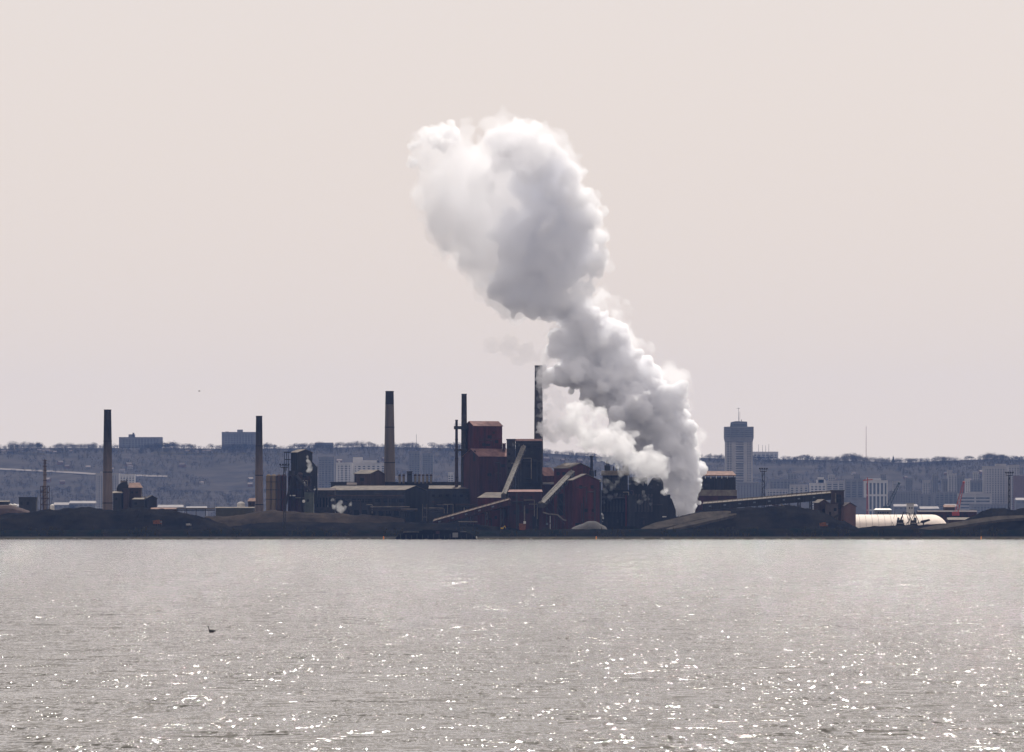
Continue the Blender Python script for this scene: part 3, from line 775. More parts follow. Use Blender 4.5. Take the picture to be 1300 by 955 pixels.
def block(name, label, cat, x0, x1, yt, yb, Y, D, wallm, roofm, rise=0, wins=(), hip=(0, 0), ribs=True, group=None, ground=True):
    """front-on building; rise = photo pixels of roof slope seen above the eave"""
    zb = wz(yb, Y); zb = min(zb, G0 - .3) if ground else zb; ze = wz(yt + rise, Y); X0, X1 = wx(x0, Y), wx(x1, Y)
    t = thing(name, ((X0 + X1) / 2, Y, zb), label, cat, group)
    MB().box(X0, X1, Y, Y + D, zb, ze).build("wall", wallm, t)
    if rise:
        zr = wz(yt, Y); e = .5; h0, h1 = wx(x0 + hip[0], Y), wx(x1 - hip[1], Y)
        a = [(X0 - e, Y - e, ze), (X1 + e, Y - e, ze), (X1 + e, Y + D + e, ze), (X0 - e, Y + D + e, ze), (h0 - e, Y + D / 2, zr), (h1 + e, Y + D / 2, zr)]
        MB().add(a, [(0, 1, 5, 4), (2, 3, 4, 5), (0, 4, 3), (1, 2, 5), (3, 2, 1, 0)]).build("roof", roofm, t)
    else:
        MB().box(X0 - .3, X1 + .3, Y - .3, Y + D + .3, ze, ze + .6).build("roof", roofm, t)
    if ribs:
        q = MB()
        for i in range(int((X1 - X0) / 3)):
            q.box(X0 + 1.5 + 3 * i, X0 + 1.75 + 3 * i, Y - .15, Y + .1, zb, ze - .3)
        if q.v: ob = q.build("cladding_rib", wallm, t); ob["kind"] = "stuff"
    rects(t, "window", wins, Y, M_open)
    return t

def chimney(label, xb0, xb1, yb, xt0, xt1, yt, Y, m, soot=24, mt=None, cat="chimney", rings=3, name="chimney", lad=True):
    cx = wx((xb0 + xb1) / 2, Y); rb = (xb1 - xb0) / 2 * Y / F; rt = (xt1 - xt0) / 2 * Y / F
    zb, zt = G0, wz(yt, Y); zs = wz(yt + soot, Y)
    rs = rt + (rb - rt) * (zt - zs) / (zt - wz(yb, Y)); rb2 = rt + (rb - rt) * (zt - zb) / (zt - wz(yb, Y))
    t = thing(name, (cx, Y, zb), label, cat)
    MB().lathe(cx, Y, [(rb2, zb), (rs, zs)], 28).build("shaft", m, t, smooth=False)
    MB().lathe(cx, Y, [(rs, zs), (rt, zt), (rt + .15, zt), (rt + .15, zt + 0.5), (rt * .8, zt + 0.5), (rt * .8, zt - 3)], 28).build("sooty_top", mt or M_soot, t)
    for k in range(rings):
        f_ = (k + 1) / (rings + 1); z = zb + (zt - zb) * f_; r = rb2 + (rt - rb2) * f_
        MB().lathe(cx, Y, [(r + .02, z - .3), (r + .14, z - .3), (r + .14, z + .3), (r + .02, z + .3)], 28).build("hoop", mt or M_soot, t)
    if lad:
        q = MB()
        x = cx - rb2 * 0.5
        for dx in (-.3, .3): q.beam((x + dx, Y - rb2 - 0.1, zb), (x + dx + (rb2 - rt) * 0.5, Y - rt - 0.15, zt), .12)
        for k in range(40): z = zb + (zt - zb) * k / 40; f_ = k / 40; q.beam((x - .3 + (rb2 - rt) * .5 * f_, Y - rb2 - .1 + (rb2 - rt) * f_, z), (x + .3 + (rb2 - rt) * .5 * f_, Y - rb2 - .1 + (rb2 - rt) * f_, z), .08)
        q.build("ladder", M_dark, t)
    return t

chimney("tall tapering brown chimney, leftmost of the three, with a sooty dark top", 130, 143.2, 645, 132.8, 142, 521, 3850, M_stack, soot=12)
chimney("slimmer brown chimney in the middle of the left three, beside the tan silos", 323.6, 334.3, 646, 325.6, 333.6, 529, 3850, M_stack, soot=8)
chimney("tallest grey chimney with a short black cap, standing behind the long shed", 486.8, 502.4, 640, 490, 500.4, 497.5, 3950, M_stack3, soot=16)
chimney("slim dark stack with flared foot beside the tall red building", 585, 593.4, 613, 586.2, 592.8, 501, 3800, M_dark, soot=26, name="stack", cat="stack")
chimney("thinnest rusty stack, left of the slim dark one and joined to it by a duct", 577.4, 581.8, 613, 578, 581.2, 534, 3800, M_rust if False else M_brown, soot=8, name="stack", cat="stack", rings=5)
chimney("tall grey stack half wrapped in steam, right behind the black tower", 677.6, 689.8, 612, 678, 687.6, 465, 3800, mat("streaked_grey_stack", (0.10, 0.088, 0.085), 0.9, (0.05, 0.045, 0.046), 0.3, 6, streak=True, spec=0.1), soot=24, name="stack", cat="stack")
# duct between the twin stacks
t = thing("crossover_duct", W(582, 548, 3795), "dark duct and platform crossing between the two thin stacks left of the red building", "duct")
MB().bx(576.2, 594.5, 541, 545, 3797, 3).build("duct", M_black, t)
q = MB()
for px in (576.6, 584, 594): q.beam(W(px, 540.8, 3796), W(px, 538.2, 3796), .14)
q.beam(W(576.6, 538.6, 3796), W(594, 538.6, 3796), .12); q.build("railing", M_dark, t)
MB().beam(W(576.5, 572, 3797), W(594, 571, 3797), 1.1).build("brace", M_dark, t)

# ---- red buildings of the centre
corner("furnace_house", "upper storey of the tall red building right of the twin thin stacks", "building", 590.5, 601.6, 637.6, 541, 535, 572, 3790, M_red, M_rroof, th=24, mirror=True,
       doors=[('L', .35, 3, 2.5, 2), ('L', .55, 8, 3, 2.2), ('L', .8, 5, 2.5, 2), ('L', .5, 3, 3, 1.5)])
corner("furnace_house", "wide lower hall of the tall red building, its roof stepping out below", "building", 588, 608, 652, 579.5, 570, 616, 3778, M_redD, M_rroof, th=30, mirror=True,
       doors=[('G', .3, 16, 2.6, 7), ('L', .3, 6, 3, 2), ('L', .7, 12, 3, 2)])
block("lift_house", "small dark box on the roof edge right of the tall red building", "building", 637.8, 642, 564, 571, 3792, 6, M_redD, M_rroof, ribs=False, ground=False)
t = block("coal_tower", "black square coal tower with dusty red top, in front of the steaming stack", "coal tower", 654.5, 688, 557, 626, 3700, 24, M_black, M_rroof, rise=3, hip=(1, 1),
      wins=[(659, 664, 572, 576), (668, 673, 566, 569), (677, 682, 566, 569), (668, 673, 590, 593), (677, 682, 590, 593), (668, 673, 606, 609)])
MB().bx(654, 688.5, 563, 564, 3699.4, 25).build("girt", M_dark, t); MB().bx(654, 688.5, 585, 586, 3699.4, 25).build("girt", M_dark, t)
MB().bx(686.4, 688.6, 561, 626, 3699.2, 4).build("corner_post", M_dark, t)
t = block("stair_tower", "narrow dark stair tower attached to the left side of the black coal tower", "tower", 643.2, 654.2, 558.5, 626, 3703, 16, M_dark, M_brown,
      wins=[(645, 648, 566 + 9 * k, 569 + 9 * k) for k in range(6)])
t = block("transfer_house", "low red building with pale sloping roof under the steep conveyor", "building", 606.5, 645, 625, 671, 3600, 24, M_red, M_croo, rise=7, hip=(11, 0),
      wins=[(612, 616, 640, 643), (622, 626, 640, 643), (632, 636, 640, 643), (628, 631, 655, 659)])
t = block("transfer_house", "dark boxy transfer building at the foot of the black coal tower", "building", 645.5, 688, 621.5, 673, 3590, 30, M_redD, M_rroof, rise=3, hip=(2, 1),
      wins=[(650, 654, 630, 633), (660, 664, 630, 633), (672, 676, 630, 633), (652, 658, 648, 653), (666, 671, 646, 652), (676, 684, 655, 672)])
MB().bx(655, 657, 626, 673, 3589.3, 1).build("downpipe", M_dark, t); MB().bx(645.2, 688.3, 638, 639, 3589.4, 1).build("girt", M_black, t)
corner("screening_house", "dark red house with pale gable roof where the second sloping conveyor ends", "building", 703.3, 721.5, 751.5, 594.8, 588, 674, 3680, M_red, M_croo, th=28,
       doors=[('L', .3, 36, 2.4, 2), ('L', .7, 36, 2.4, 2), ('G', .6, 20, 3, 3), ('L', .5, 10, 3, 14)])
corner("screening_house", "big blank dark red building with a shallow gable, nearest to the water at the centre", "building", 721.5, 727, 761.4, 610, 602.2, 674, 3640, M_red, M_croo, th=62,
       doors=[('G', .3, 27, 2.2, 2.2), ('G', .72, 27, 2.2, 2.2), ('G', .5, 12, 2.2, 2.2), ('G', .2, 0, 4, 5)])
block("annex", "low dark annex left of the dark red screening house, behind the conveyor", "building", 690, 704, 612, 660, 3700, 20, M_redD, M_croo, rise=3)
corner("annex", "small house with a dusty red roof sloping right, behind the second conveyor", "building", 678, 690.5, 705, 603.5, 594, 640, 3760, M_redD, M_rroof, th=45, mirror=True)
block("lean_to", "dark lean-to stepping down at the right of the pale-gabled house", "building", 751.5, 763, 608, 672, 3690, 20, M_black, M_dark, rise=4)
t = thing("exhaust_stack", W(750, 600, 3700), "short black ragged exhaust stack behind the dark red gabled building", "stack")
MB().lathe(wx(751, 3700), 3700, [(1.5, wz(672, 3700)), (1.5, wz(598, 3700)), (.9, wz(596, 3700)), (.8, wz(580, 3700))], 12).build("shaft", M_black, t)
MB().lathe(wx(751, 3700), 3700, [(1.0, wz(581, 3700)), (1.3, wz(580.5, 3700)), (1.3, wz(578.8, 3700)), (1, wz(578.8, 3700))], 12).build("cowl", M_black, t)
MB().bx(755, 757, 597, 605, 3701, 2).build("duct", M_black, t)

def gallery(label, p0, p1, w_, h_, roofm, wallm, legs=(), crest=0.8, name="conveyor_gallery"):
    """inclined enclosed conveyor; p = (px, py, Y) of the roof line"""
    A = W(*p0); B = W(*p1)
    t = thing(name, (A.x, A.y, G0), label, "conveyor")
    d = (B - A); hd = Vector((d.x, d.y, 0)).normalized(); s = Vector((hd.y, -hd.x, 0)) * (w_ / 2); up = Vector((0, 0, 1))
    def sect(offs):
        vs = [c + s * a + up * b_ for c in (A, B) for a, b_ in offs]; n = len(offs)
        return vs, [tuple(range(n)), tuple(range(2 * n - 1, n - 1, -1))] + [(k, n + k, n + (k + 1) % n, (k + 1) % n) for k in range(n)]
    MB().add(*sect([(-.93, -h_), (.93, -h_), (.93, -.25), (-.93, -.25)])).build("casing", wallm, t)
    MB().add(*sect([(-1.06, -.3), (-1.06, 0), (0, crest), (1.06, 0), (1.06, -.3)])).build("roof", roofm, t)
    MB().add(*sect([(-.06, crest), (.06, crest), (.06, crest + .35), (-.06, crest + .35)])).build("ridge_cap", roofm, t)
    n = max(3, int(d.length / 6))
    q = MB()
    for k in range(n + 1):
        c = A + d * (k / n)
        for sg in (-1, 1): q.beam(c + s * sg * 1.0 + up * (-.3), c + s * sg * 1.0 - up * (h_ + .1), .28)
    ob = q.build("frame_post", M_dark, t)
    q = MB(); m_ = max(4, int(d.length / 3.2))
    for k in range(1, m_):
        c = A + d * (k / m_); e_ = d.normalized() * .22
        for sg in (-1, 1):
            q.add([c - e_ + up * (crest + .06), c + e_ + up * (crest + .06), c + e_ + s * sg * 1.07 + up * .06, c - e_ + s * sg * 1.07 + up * .06], [(0, 1, 2, 3)])
    jo = q.build("sheet_joint", M_dark, t); jo["kind"] = "stuff"
    for k in range(m_ // 3):
        c = A + d * ((k * 3 + 1.5) / m_)
        q = MB()
        for sg in (-1, 1): q.beam(c + s * sg * .95 - up * (h_ * .45) - d.normalized() * .8, c + s * sg * .95 - up * (h_ * .45) + d.normalized() * .8, .25, .9)
        q.build("window", M_glass, t)
    for f_ in legs:
        c = A + d * f_
        q = MB()
        for sg in (-1, 1): q.beam(c + s * sg - up * h_, Vector((c.x, c.y, 1)) + s * sg * 1.5, .55)
        zz = c.z - h_; 
        while zz > 9: q.beam((c.x - s.x * 1.2, c.y - s.y * 1.2, zz), (c.x + s.x * 1.3, c.y + s.y * 1.3, zz - 6), .3); zz -= 6
        q.build("trestle", M_dark, t)
    return t
gallery("steep pale conveyor gallery climbing the front of the black coal tower", (639.5, 627, 3588), (664.8, 566.5, 3690), 3.0, 3.2, M_gall, M_dark, (0.25, 0.6))
gallery("pale sloping conveyor gallery rising right to the dark red gabled house", (687, 638.5, 3585), (725.5, 598.5, 3672), 4.0, 3.2, M_gall, M_dark, (0.3, 0.65))
gallery("thin low conveyor rising from the black coal bank to the red transfer building", (551, 661.5, 3600), (647, 634.5, 3576), 3.4, 3.6, mat("tan_gallery_roof", (0.26, 0.19, 0.15), 0.85, (0.13, 0.10, 0.08), .5, 4), M_redD, (0.3, 0.5, 0.7, 0.9), crest=1.0)
gallery("very long conveyor gallery rising gently right from the steam to its head tower", (893, 639.6, 3690), (1056, 625.8, 3670), 5.0, 4.4, mat("long_gallery_roof", (0.24, 0.20, 0.16), 0.85, (0.13, 0.11, 0.09), .5, 4), M_black, [k / 12 for k in range(1, 12)], crest=1.1)
gallery("short black gallery with a white end lying just above the long conveyor", (999, 629.5, 3720), (1044, 625.5, 3720), 3.5, 2.0, M_brown, M_black, (0.3, 0.7))
t = thing("vent_hood", W(999, 631, 3716), "small bright white hood at the left end of the short upper gallery", "vent hood")
MB().lathe(wx(998.8, 3716), 3716, [(1.0, wz(632, 3716)), (1.2, wz(630.5, 3716)), (.9, wz(628.5, 3716)), (.3, wz(627.8, 3716))], 12).build("hood", M_wht, t)
MB().tube(W(998.8, 640, 3716), W(998.8, 631.6, 3716), .25).build("post", M_dark, t)

# head tower and its red annexes
t = block("head_tower", "narrow dark head tower at the top end of the long conveyor", "tower", 1056, 1071.5, 623.5, 660, 3660, 16, M_brown, M_dark, wins=[(1062, 1067.5, 628, 646), (1058, 1060.5, 648, 652)])
MB().bx(1060, 1061.5, 626, 658, 3659.4, 1).build("column", M_cream, t); MB().bx(1069.5, 1071, 626, 658, 3659.4, 1).build("column", M_brown, t)
q = MB()
for a in (632, 638, 644, 650): q.bx(1056, 1071.5, a, a + .7, 3659.2, .6)
q.build("platform", M_dark, t)
corner("brick_hall", "reddish blank building with a roof sloping down right, right of the head tower", "building", 1066, 1071.8, 1086.8, 643, 638.5, 666, 3655, mat("dusty_red_wall", (0.15, 0.085, 0.075), 0.85, (0.10, 0.06, 0.055), .2, 5, streak=True), M_brown, th=70)
corner("crusher_house", "reddish low crusher house with a thin pale roof below the long conveyor", "building", 1033.5, 1039.5, 1052, 638.5, 634.5, 668, 3640, M_brown, M_croo, th=50, doors=[('G', .5, 8, 2, 3), ('L', .5, 6, 2, 2)])
block("crusher_annex", "grey-brown boxy annex between the crusher house and the head tower", "building", 1049, 1064, 640, 664, 3630, 12, mat("dusty_brown_wall", (0.10, 0.075, 0.068), 0.9, (0.06, 0.048, 0.045), .3, 6), M_brown, wins=[(1052, 1055, 650, 656), (1058, 1062, 645, 649)])
t = thing("feed_chute", W(1055, 660, 3622), "rusty tilted chute in front of the grey-brown annex", "chute")
MB().beam(W(1047, 664, 3622), W(1064, 654, 3622), 1.4).build("trough", M_dark, t); MB().beam(W(1062, 668, 3622), W(1062, 656, 3622), .5).build("prop", M_dark, t)

# open-sided hall right of the plume
t = thing("casting_hall", (wx(900, 3905), 3905, G0), "open-sided hall with orange roof, black interior and cream band, right of the plume", "hall")
Yh = 3905
MB().bx(862, 934, 606, 679, Yh + 1, 30).build("wall", M_black, t)  # solid black face stands in for the shade inside the open side
MB().add([(wx(860, Yh), Yh - 1, wz(603.3, Yh)), (wx(934.5, Yh), Yh - 1, wz(603.3, Yh)), (wx(931, Yh), Yh + 14, wz(598, Yh)), (wx(860, Yh), Yh + 14, wz(598, Yh)),
          (wx(860, Yh), Yh - 1, wz(604.2, Yh)), (wx(934.5, Yh), Yh - 1, wz(604.2, Yh)), (wx(931, Yh), Yh + 30, wz(604.2, Yh)), (wx(860, Yh), Yh + 30, wz(604.2, Yh))],
         [(0, 1, 2, 3), (0, 4, 5, 1), (4, 7, 6, 5), (2, 1, 5, 6), (3, 2, 6, 7), (0, 3, 7, 4)]).build("roof", M_oroof, t)
MB().bx(862, 935.5, 622, 629.6, Yh, 1.6).build("cream_band", M_cream, t)
MB().bx(862, 935.8, 629.8, 679, Yh + .2, 1.6).build("lower_wall", M_redD, t)
for k, px in enumerate((878, 888, 895, 902, 909, 916, 923, 930.5)): MB().bx(px, px + .9, 604, 607.5, Yh - .1, 1).build("column", M_wht if 0 < k < 7 else M_black, t)
q = MB()
for px in range(865, 935, 7): q.bx(px, px + .6, 607, 622, Yh + .2, 1)
q.build("wall_stud", M_dark, t)
MB().bx(892, 899, 614, 617, Yh + .4, .6).build("opening", M_dark, t)

# ---- pipes, walkways, ladders and vents dressing the big walls
def dress(t, x0, x1, y0, y1, Y, seed, n=6):
    r_ = random.Random(seed); dk = [M_dark, M_black, M_brown, M_shed, M_cream]
    for k in range(n):
        kind = r_.choice(["pipe", "walkway", "ladder", "duct", "pipe", "panel"])
        a = r_.uniform(x0 + 1, x1 - 3); c = r_.uniform(y0 + 2, y1 - 4)
        if kind == "pipe":
            q = MB(); b_ = min(x1 - 1, a + r_.uniform(3, 14)); yb_ = min(y1, c + r_.uniform(8, 30))
            q.tube(W(a, c, Y - .7), W(b_, c, Y - .7), .3, n=6); q.tube(W(b_, c, Y - .7), W(b_, yb_, Y - .7), .3, n=6); q.build("pipe", r_.choice(dk), t)
        elif kind == "walkway":
            b_ = min(x1, a + r_.uniform(5, 16))
            MB().bx(a, b_, c, c + .45, Y - 1.3, 1.25).build("walkway", M_dark, t)
            q = MB().beam(W(a, c - 2, Y - 1.3), W(b_, c - 2, Y - 1.3), .1); px = a
            while px < b_: q.beam(W(px, c, Y - 1.3), W(px, c - 2, Y - 1.3), .1); px += 1.6
            q.build("railing", M_dark, t)
        elif kind == "ladder":
            q = MB(); q.beam(W(a, c, Y - .5), W(a, y1, Y - .5), .1); q.beam(W(a + 1, c, Y - .5), W(a + 1, y1, Y - .5), .1); yy = c
            while yy < y1: q.beam(W(a, yy, Y - .5), W(a + 1, yy, Y - .5), .08); yy += 1.2
            q.build("ladder", M_dark, t)
        elif kind == "duct":
            MB().bx(a, a + 1.6, c, y1, Y - 1.2, 1.1).build("duct", r_.choice(dk), t)
        else:
            MB().bx(a, a + r_.uniform(1.5, 4), c, c + r_.uniform(2, 5), Y - .22, .3).build("patched_sheet", r_.choice([M_brown, M_redD, M_shed, M_dark]), t)
# ---- coke battery seen through the smoke
Yb = 3720
t = thing("coke_battery", (wx(800, Yb), Yb, G0), "black coke oven battery with a cream deck, half hidden behind drifting white smoke", "coke oven")
MB().bx(764, 829, 622, 674, Yb, 26).build("oven_wall", M_black, t)
MB().bx(764, 799, 597.6, 603.6, Yb - .6, 24).build("deck", M_cream, t)
MB().bx(766, 797, 603.7, 622, Yb + 2, 20).build("oven_body", M_dark, t)
MB().bx(799, 822, 606, 622, Yb + 3, 20).build("oven_body", M_black, t)
MB().bx(767.5, 775, 591, 597.4, Yb + 2, 8).build("charging_car", M_black, t)
MB().bx(790.5, 798, 591.5, 597.4, Yb + 2, 8).build("charging_car", M_black, t)
for px, y0_ in ((770.5, 585), (772.6, 588), (779, 592), (783, 590.5), (787, 593), (794, 587), (796.5, 589)): MB().tube(W(px, 598, Yb + 4), W(px, y0_, Yb + 4), .5, .35).build("standpipe", M_black, t)
door0 = None
for k in range(16):
    px = 766 + 4 * k
    if door0 is None: door0 = MB().bx(px, px + 2.6, 627, 650, Yb - .5, 1).build("oven_door", M_dark, t)
    else: clone(door0, dx=4 * k * Yb / F)
for k in range(11):
    MB().bx(765 + 5.6 * k, 765.7 + 5.6 * k, 603.7, 626, Yb - .8, .8).build("buckstay", M_black, t)
MB().bx(797, 806, 629, 668, Yb - 8, 6).build("pusher_tower", M_shed, t); MB().bx(793.8, 796, 629, 668, Yb - 7, 4).build("red_column", M_red, t)
MB().tube(W(764, 632, Yb - 4), W(795, 633, Yb - 4), 1.0).build("collecting_main", M_dark, t)
dress(t, 766, 828, 606, 668, Yb - 1.6, 17, 16)
t = thing("quench_house", (wx(840, Yb), Yb, G0), "lumpy black quench car house at the left foot of the big plume", "building")
MB().ppx([(822, 674), (822, 618), (829, 607), (838, 606), (842, 612), (843, 624), (853, 634), (858, 648), (858, 674)], Yb + 4, 18).build("wall", M_black, t)
MB().bx(832, 836, 602, 608, Yb + 5, 3).build("vent", M_black, t); MB().bx(845, 851, 628, 634, Yb + 5, 3).build("vent", M_black, t)
MB().bx(826, 842, 640, 641.5, Yb + 3.2, 1).build("girt", M_dark, t)
MB().bx(841, 846, 655.5, 656.8, Yb + 3, 1).build("lamp_shelf", M_wht, t)

# ---- the furnace and silos left of centre
Ys = 3760
for k, (cx, m_) in enumerate(((341, M_tank), (347.6, M_tank), (354.2, M_brown), (360.5, M_redD))):
    X = wx(cx, Ys)
    t = thing("silo", (X, Ys, G0), ["tan upright silo, first of four beside the second chimney", "brighter tan upright silo, second of four beside the second chimney",
                                    "brown upright silo, third of four right of the second chimney", "dark red upright silo, last of four, behind the dark floodlight mast"][k], "silo")
    r = 3.25 * Ys / F
    MB().lathe(X, Ys, [(r, G0), (r, wz(604, Ys)), (r * .5, wz(602.5, Ys)), (.2, wz(602, Ys))], 20).build("shell", m_, t, smooth=False)
    for z in (612, 622, 634): MB().lathe(X, Ys, [(r, wz(z + .4, Ys)), (r + .12, wz(z + .4, Ys)), (r + .12, wz(z - .4, Ys)), (r, wz(z - .4, Ys))], 20).build("hoop", M_dark, t)
t = corner("charging_house", "black gabled charging house high on top of the blast furnace", "building", 369.2, 377.5, 395.6, 574.8, 570.8, 598, 3770, M_black, M_croo, th=30, ground=False)
t = thing("loading_platform", W(366, 590, 3768), "open black platform sticking out left of the furnace charging house", "platform")
MB().bx(360.5, 369, 573.6, 574.8, 3768, 6).build("canopy", M_black, t); MB().bx(361, 369, 583, 584, 3768, 6).build("deck", M_black, t)
for px in (361.3, 364, 366.5): MB().beam(W(px, 574.8, 3768), W(px, 598, 3768), .4).build("post", M_black, t)
Yf = 3765
t = thing("blast_furnace", (wx(383, Yf), Yf, G0), "black blast furnace body with pipes and ducts below the charging house", "furnace")
MB().bx(366, 401, 597.5, 640, Yf + 2, 14).build("casing", M_black, t)
MB().bx(395.8, 402.8, 593, 640, Yf + 4, 8).build("skip_tower", M_black, t)
MB().ppx([(395.6, 585), (402, 592.5), (402.8, 593), (395.6, 593)], Yf + 5, 6).build("skip_roof", M_black, t)
for k, (px, r, ya, m_) in enumerate(((368, 1.3, 604, M_redD), (372.5, 1.6, 602, M_brown), (377, 1.2, 604, M_redD), (381, 1.8, 600, M_brown), (386.5, 1.2, 606, M_dark), (391, 1.5, 603, M_brown))):
    MB().lathe(wx(px, Yf), Yf, [(r, G0), (r, wz(ya + 2, Yf)), (r * .5, wz(ya, Yf))], 12).build("stove_pipe", m_, t)
for y in (603, 612, 622, 632): MB().bx(365.5, 396, y, y + .8, Yf - 2.2, 2.2).build("walkway", M_dark, t)
q = MB()
for y in (603, 612, 622, 632):
    q.beam(W(365.5, y - 2, Yf - 2.2), W(396, y - 2, Yf - 2.2), .14)
    for k in range(13): q.beam(W(365.5 + 2.5 * k, y, Yf - 2.2), W(365.5 + 2.5 * k, y - 2, Yf - 2.2), .12)
q.build("railing", M_dark, t)
MB().beam(W(363, 640, Yf - 3), W(373, 598, Yf - 1), 1.6).build("skip_bridge", M_dark, t)
MB().tube(W(376, 604, Yf - 3), W(398, 628, Yf - 3), 1.1).build("downcomer", M_dark, t)
MB().bx(368, 375, 628.5, 630, Yf - 3, 1).build("white_beam", M_wht, t)  # beam coloured white against the dark casing
dress(t, 366, 400, 598, 642, Yf - 2.6, 18, 14)
block("pump_house", "grey-green pump house at the right foot of the blast furnace", "building", 386.5, 398, 625, 646, 3745, 10, mat("grey_green_cladding", (0.085, 0.09, 0.068), .85, (.05, .055, .045), .3, 5), M_shed, wins=[(389, 392, 634, 637)])
MB().bx(384.6, 386.2, 634, 639, 3744, 2)
t = thing("gas_tank", W(386, 640, 3740), "small round white gas tank beside the grey-green pump house", "tank")
MB().tube(W(385.6, 636.5, 3740), W(385.6, 636.5, 3744), 1.0, n=14).build("tank", M_wht, t); MB().bx(385, 386.2, 638, 647, 3741, 1).build("support", M_dark, t)
t = block("trestle_shed", "dark pipe shed with brown roof between the furnace and the long shed", "building", 399, 425, 619.5, 648, 3775, 20, M_dark, M_brown, rise=3, wins=[(402 + 4 * k, 404 + 4 * k, 632, 644) for k in range(5)])

# long sheds
corner("long_shed", "long sooty shed with a dusty pale roof, left one, its gable end facing right", "shed", 411, 514, 540, 622.5, 617, 655, 3800, M_shed, M_croo, th=26,
       doors=[('L', .1 * k + .05, 9, 5, 2.4) for k in range(10)] + [('L', .1 * k + .1, 0, 4, 4) for k in range(9)])
block("long_shed", "long sooty shed with a dusty pale roof, right one, running behind the red transfer building", "shed", 545, 652, 616.3, 655, 3790, 30, M_shed, M_croo, rise=4.2,
      wins=[(548 + 9 * k, 552 + 9 * k, 628, 631) for k in range(10)] + [(551 + 12 * k, 556 + 12 * k, 640, 650) for k in range(8)])
corner("gabled_hall", "reddish brown gabled hall with pale roof, left of the third chimney", "building", 449.5, 470, 488, 601.8, 597, 622, 3850, M_brown, M_croo, th=30, doors=[('L', .5, 6, 3, 2), ('L', .95, 1, 1, 8)])
block("sloped_annex", "low sloping annex at the left foot of the gabled brown hall", "building", 441, 452, 612.5, 622, 3845, 10, M_brown, M_brown, rise=3)
block("roof_ridge_house", "long flat dark roof house running between the third chimney and the red building", "building", 420, 640, 613, 622, 3870, 14, M_shed, M_shed, ribs=False)
for k, px in enumerate((507.3, 512.4, 527.2, 532.2, 537.2, 542.3, 547.2)):
    X = wx(px, 3865)
    t = thing("vent_stack", (X, 3865, wz(613, 3865)), ["short tan vent pipe on the shed roof, first from the left, nearest the third chimney", "short tan vent pipe just left of the dark boxy vent",
        "short tan vent pipe just right of the dark boxy vent", "short tan vent pipe, fourth of the roof row", "short tan vent pipe, fifth of the roof row", "short tan vent pipe, last but one of the roof row",
        "short tan vent pipe at the right end of the roof row"][k], "vent")
    mesh_obj("pipe", *(lambda q: (q.v, q.f))(MB().lathe(0, 0, [(.75, -.5), (.75, 4.6)], 12)), M_cream, t)
    mesh_obj("cowl", *(lambda q: (q.v, q.f))(MB().lathe(0, 0, [(.95, 4.6), (.95, 5.6), (.5, 5.9)], 12)), M_brown, t)
t = block("vent_house", "dark boxy vent standing in the row of short roof pipes", "vent", 516.8, 523.2, 599.5, 613, 3863, 3.5, M_shed, M_dark, ribs=False, ground=False, wins=[(518, 522, 602, 603.5)])

for nm, reg in (("coal_tower", (656, 687, 562, 618, 3699.6, 5, 9)), ("stair_tower", (644, 653, 562, 618, 3702.8, 6, 3)), ("transfer_house", (608, 644, 634, 668, 3599.8, 7, 9)),
                ("transfer_house.001", (646, 687, 626, 668, 3589.8, 8, 12)), ("long_shed.001", (547, 606, 622, 652, 3789.8, 9, 24))):
    dress(bpy.data.objects[nm], *reg[:5], reg[5], reg[6])
for nm, box_, seed, n in (("screening_house.001", (730, 759, 614, 664, 3638), 12, 9), ("furnace_house", (604, 636, 544, 566, 3786), 13, 5), ("furnace_house.001", (610, 641, 583, 610, 3775), 14, 7),
                          ("screening_house", (704, 720, 600, 650, 3678), 15, 5), ("long_shed", (415, 510, 625, 652, 3796), 16, 34)):
    dress(bpy.data.objects[nm], *box_, seed, n)


# pipe racks and clutter in front of the sheds
def pipe_rack(label, x0, x1, y, yb, Y, n=2, m=None, step=9):
    t = thing("pipe_rack", W((x0 + x1) / 2, yb, Y), label, "pipe rack")
    for k in range(n): MB().tube(W(x0, y + k * 2.2, Y), W(x1, y + k * 2.2, Y), .42, n=8).build("pipe", m if (m and k == 0) else M_dark, t)
    px = x0 + 1; first = None
    while px < x1:
        q = MB().beam(W(px, yb, Y + .6), W(px, y - .5, Y + .6), .4)
        q.build("stanchion", M_dark, t); px += step
    return t
pipe_rack("pipe rack with a pale pipe in front of the left long shed", 470, 520, 643.5, 656, 3730, 3, M_croo)
pipe_rack("pipe rack with a bright pipe left of the thin dark pole", 509, 530, 646.6, 660, 3700, 2, M_croo)
pipe_rack("pipe rack with a bright pipe between the thin dark pole and the sloping conveyor", 538, 562, 645.2, 658, 3700, 3, M_croo)
pipe_rack("upper pipe rack at the right long shed above the sloping conveyor", 578, 606, 640.6, 655, 3720, 2, M_brown, step=7)
pipe_rack("low pale pipe run along the coal bank under the sloping conveyor", 582, 606, 662.6, 668, 3575, 1, M_croo)
pipe_rack("high pipe run along the front of the left long shed", 415, 512, 629.5, 650, 3770, 2, M_brown, step=10)
pipe_rack("long pale pipe bridge right of the dark gabled sheds", 224, 273, 645.5, 655, 3750, 2, M_croo, step=12)
t = thing("site_pole", W(543.5, 664, 3640), "thin dark pole standing in front of the gap between the two long sheds", "pole")
MB().tube(W(543.5, 668, 3640), W(543.5, 611, 3640), .42, .25).build("shaft", M_black, t); MB().beam(W(541.5, 614, 3640), W(545.5, 614, 3640), .3).build("crossarm", M_black, t)
t = thing("gantry_frame", W(536.5, 660, 3680), "thin pale square gantry frame left of the thin dark pole", "frame")
for px in (536.4, 541.8): MB().beam(W(px, 662, 3680), W(px, 640, 3680), .35).build("post", M_croo, t)
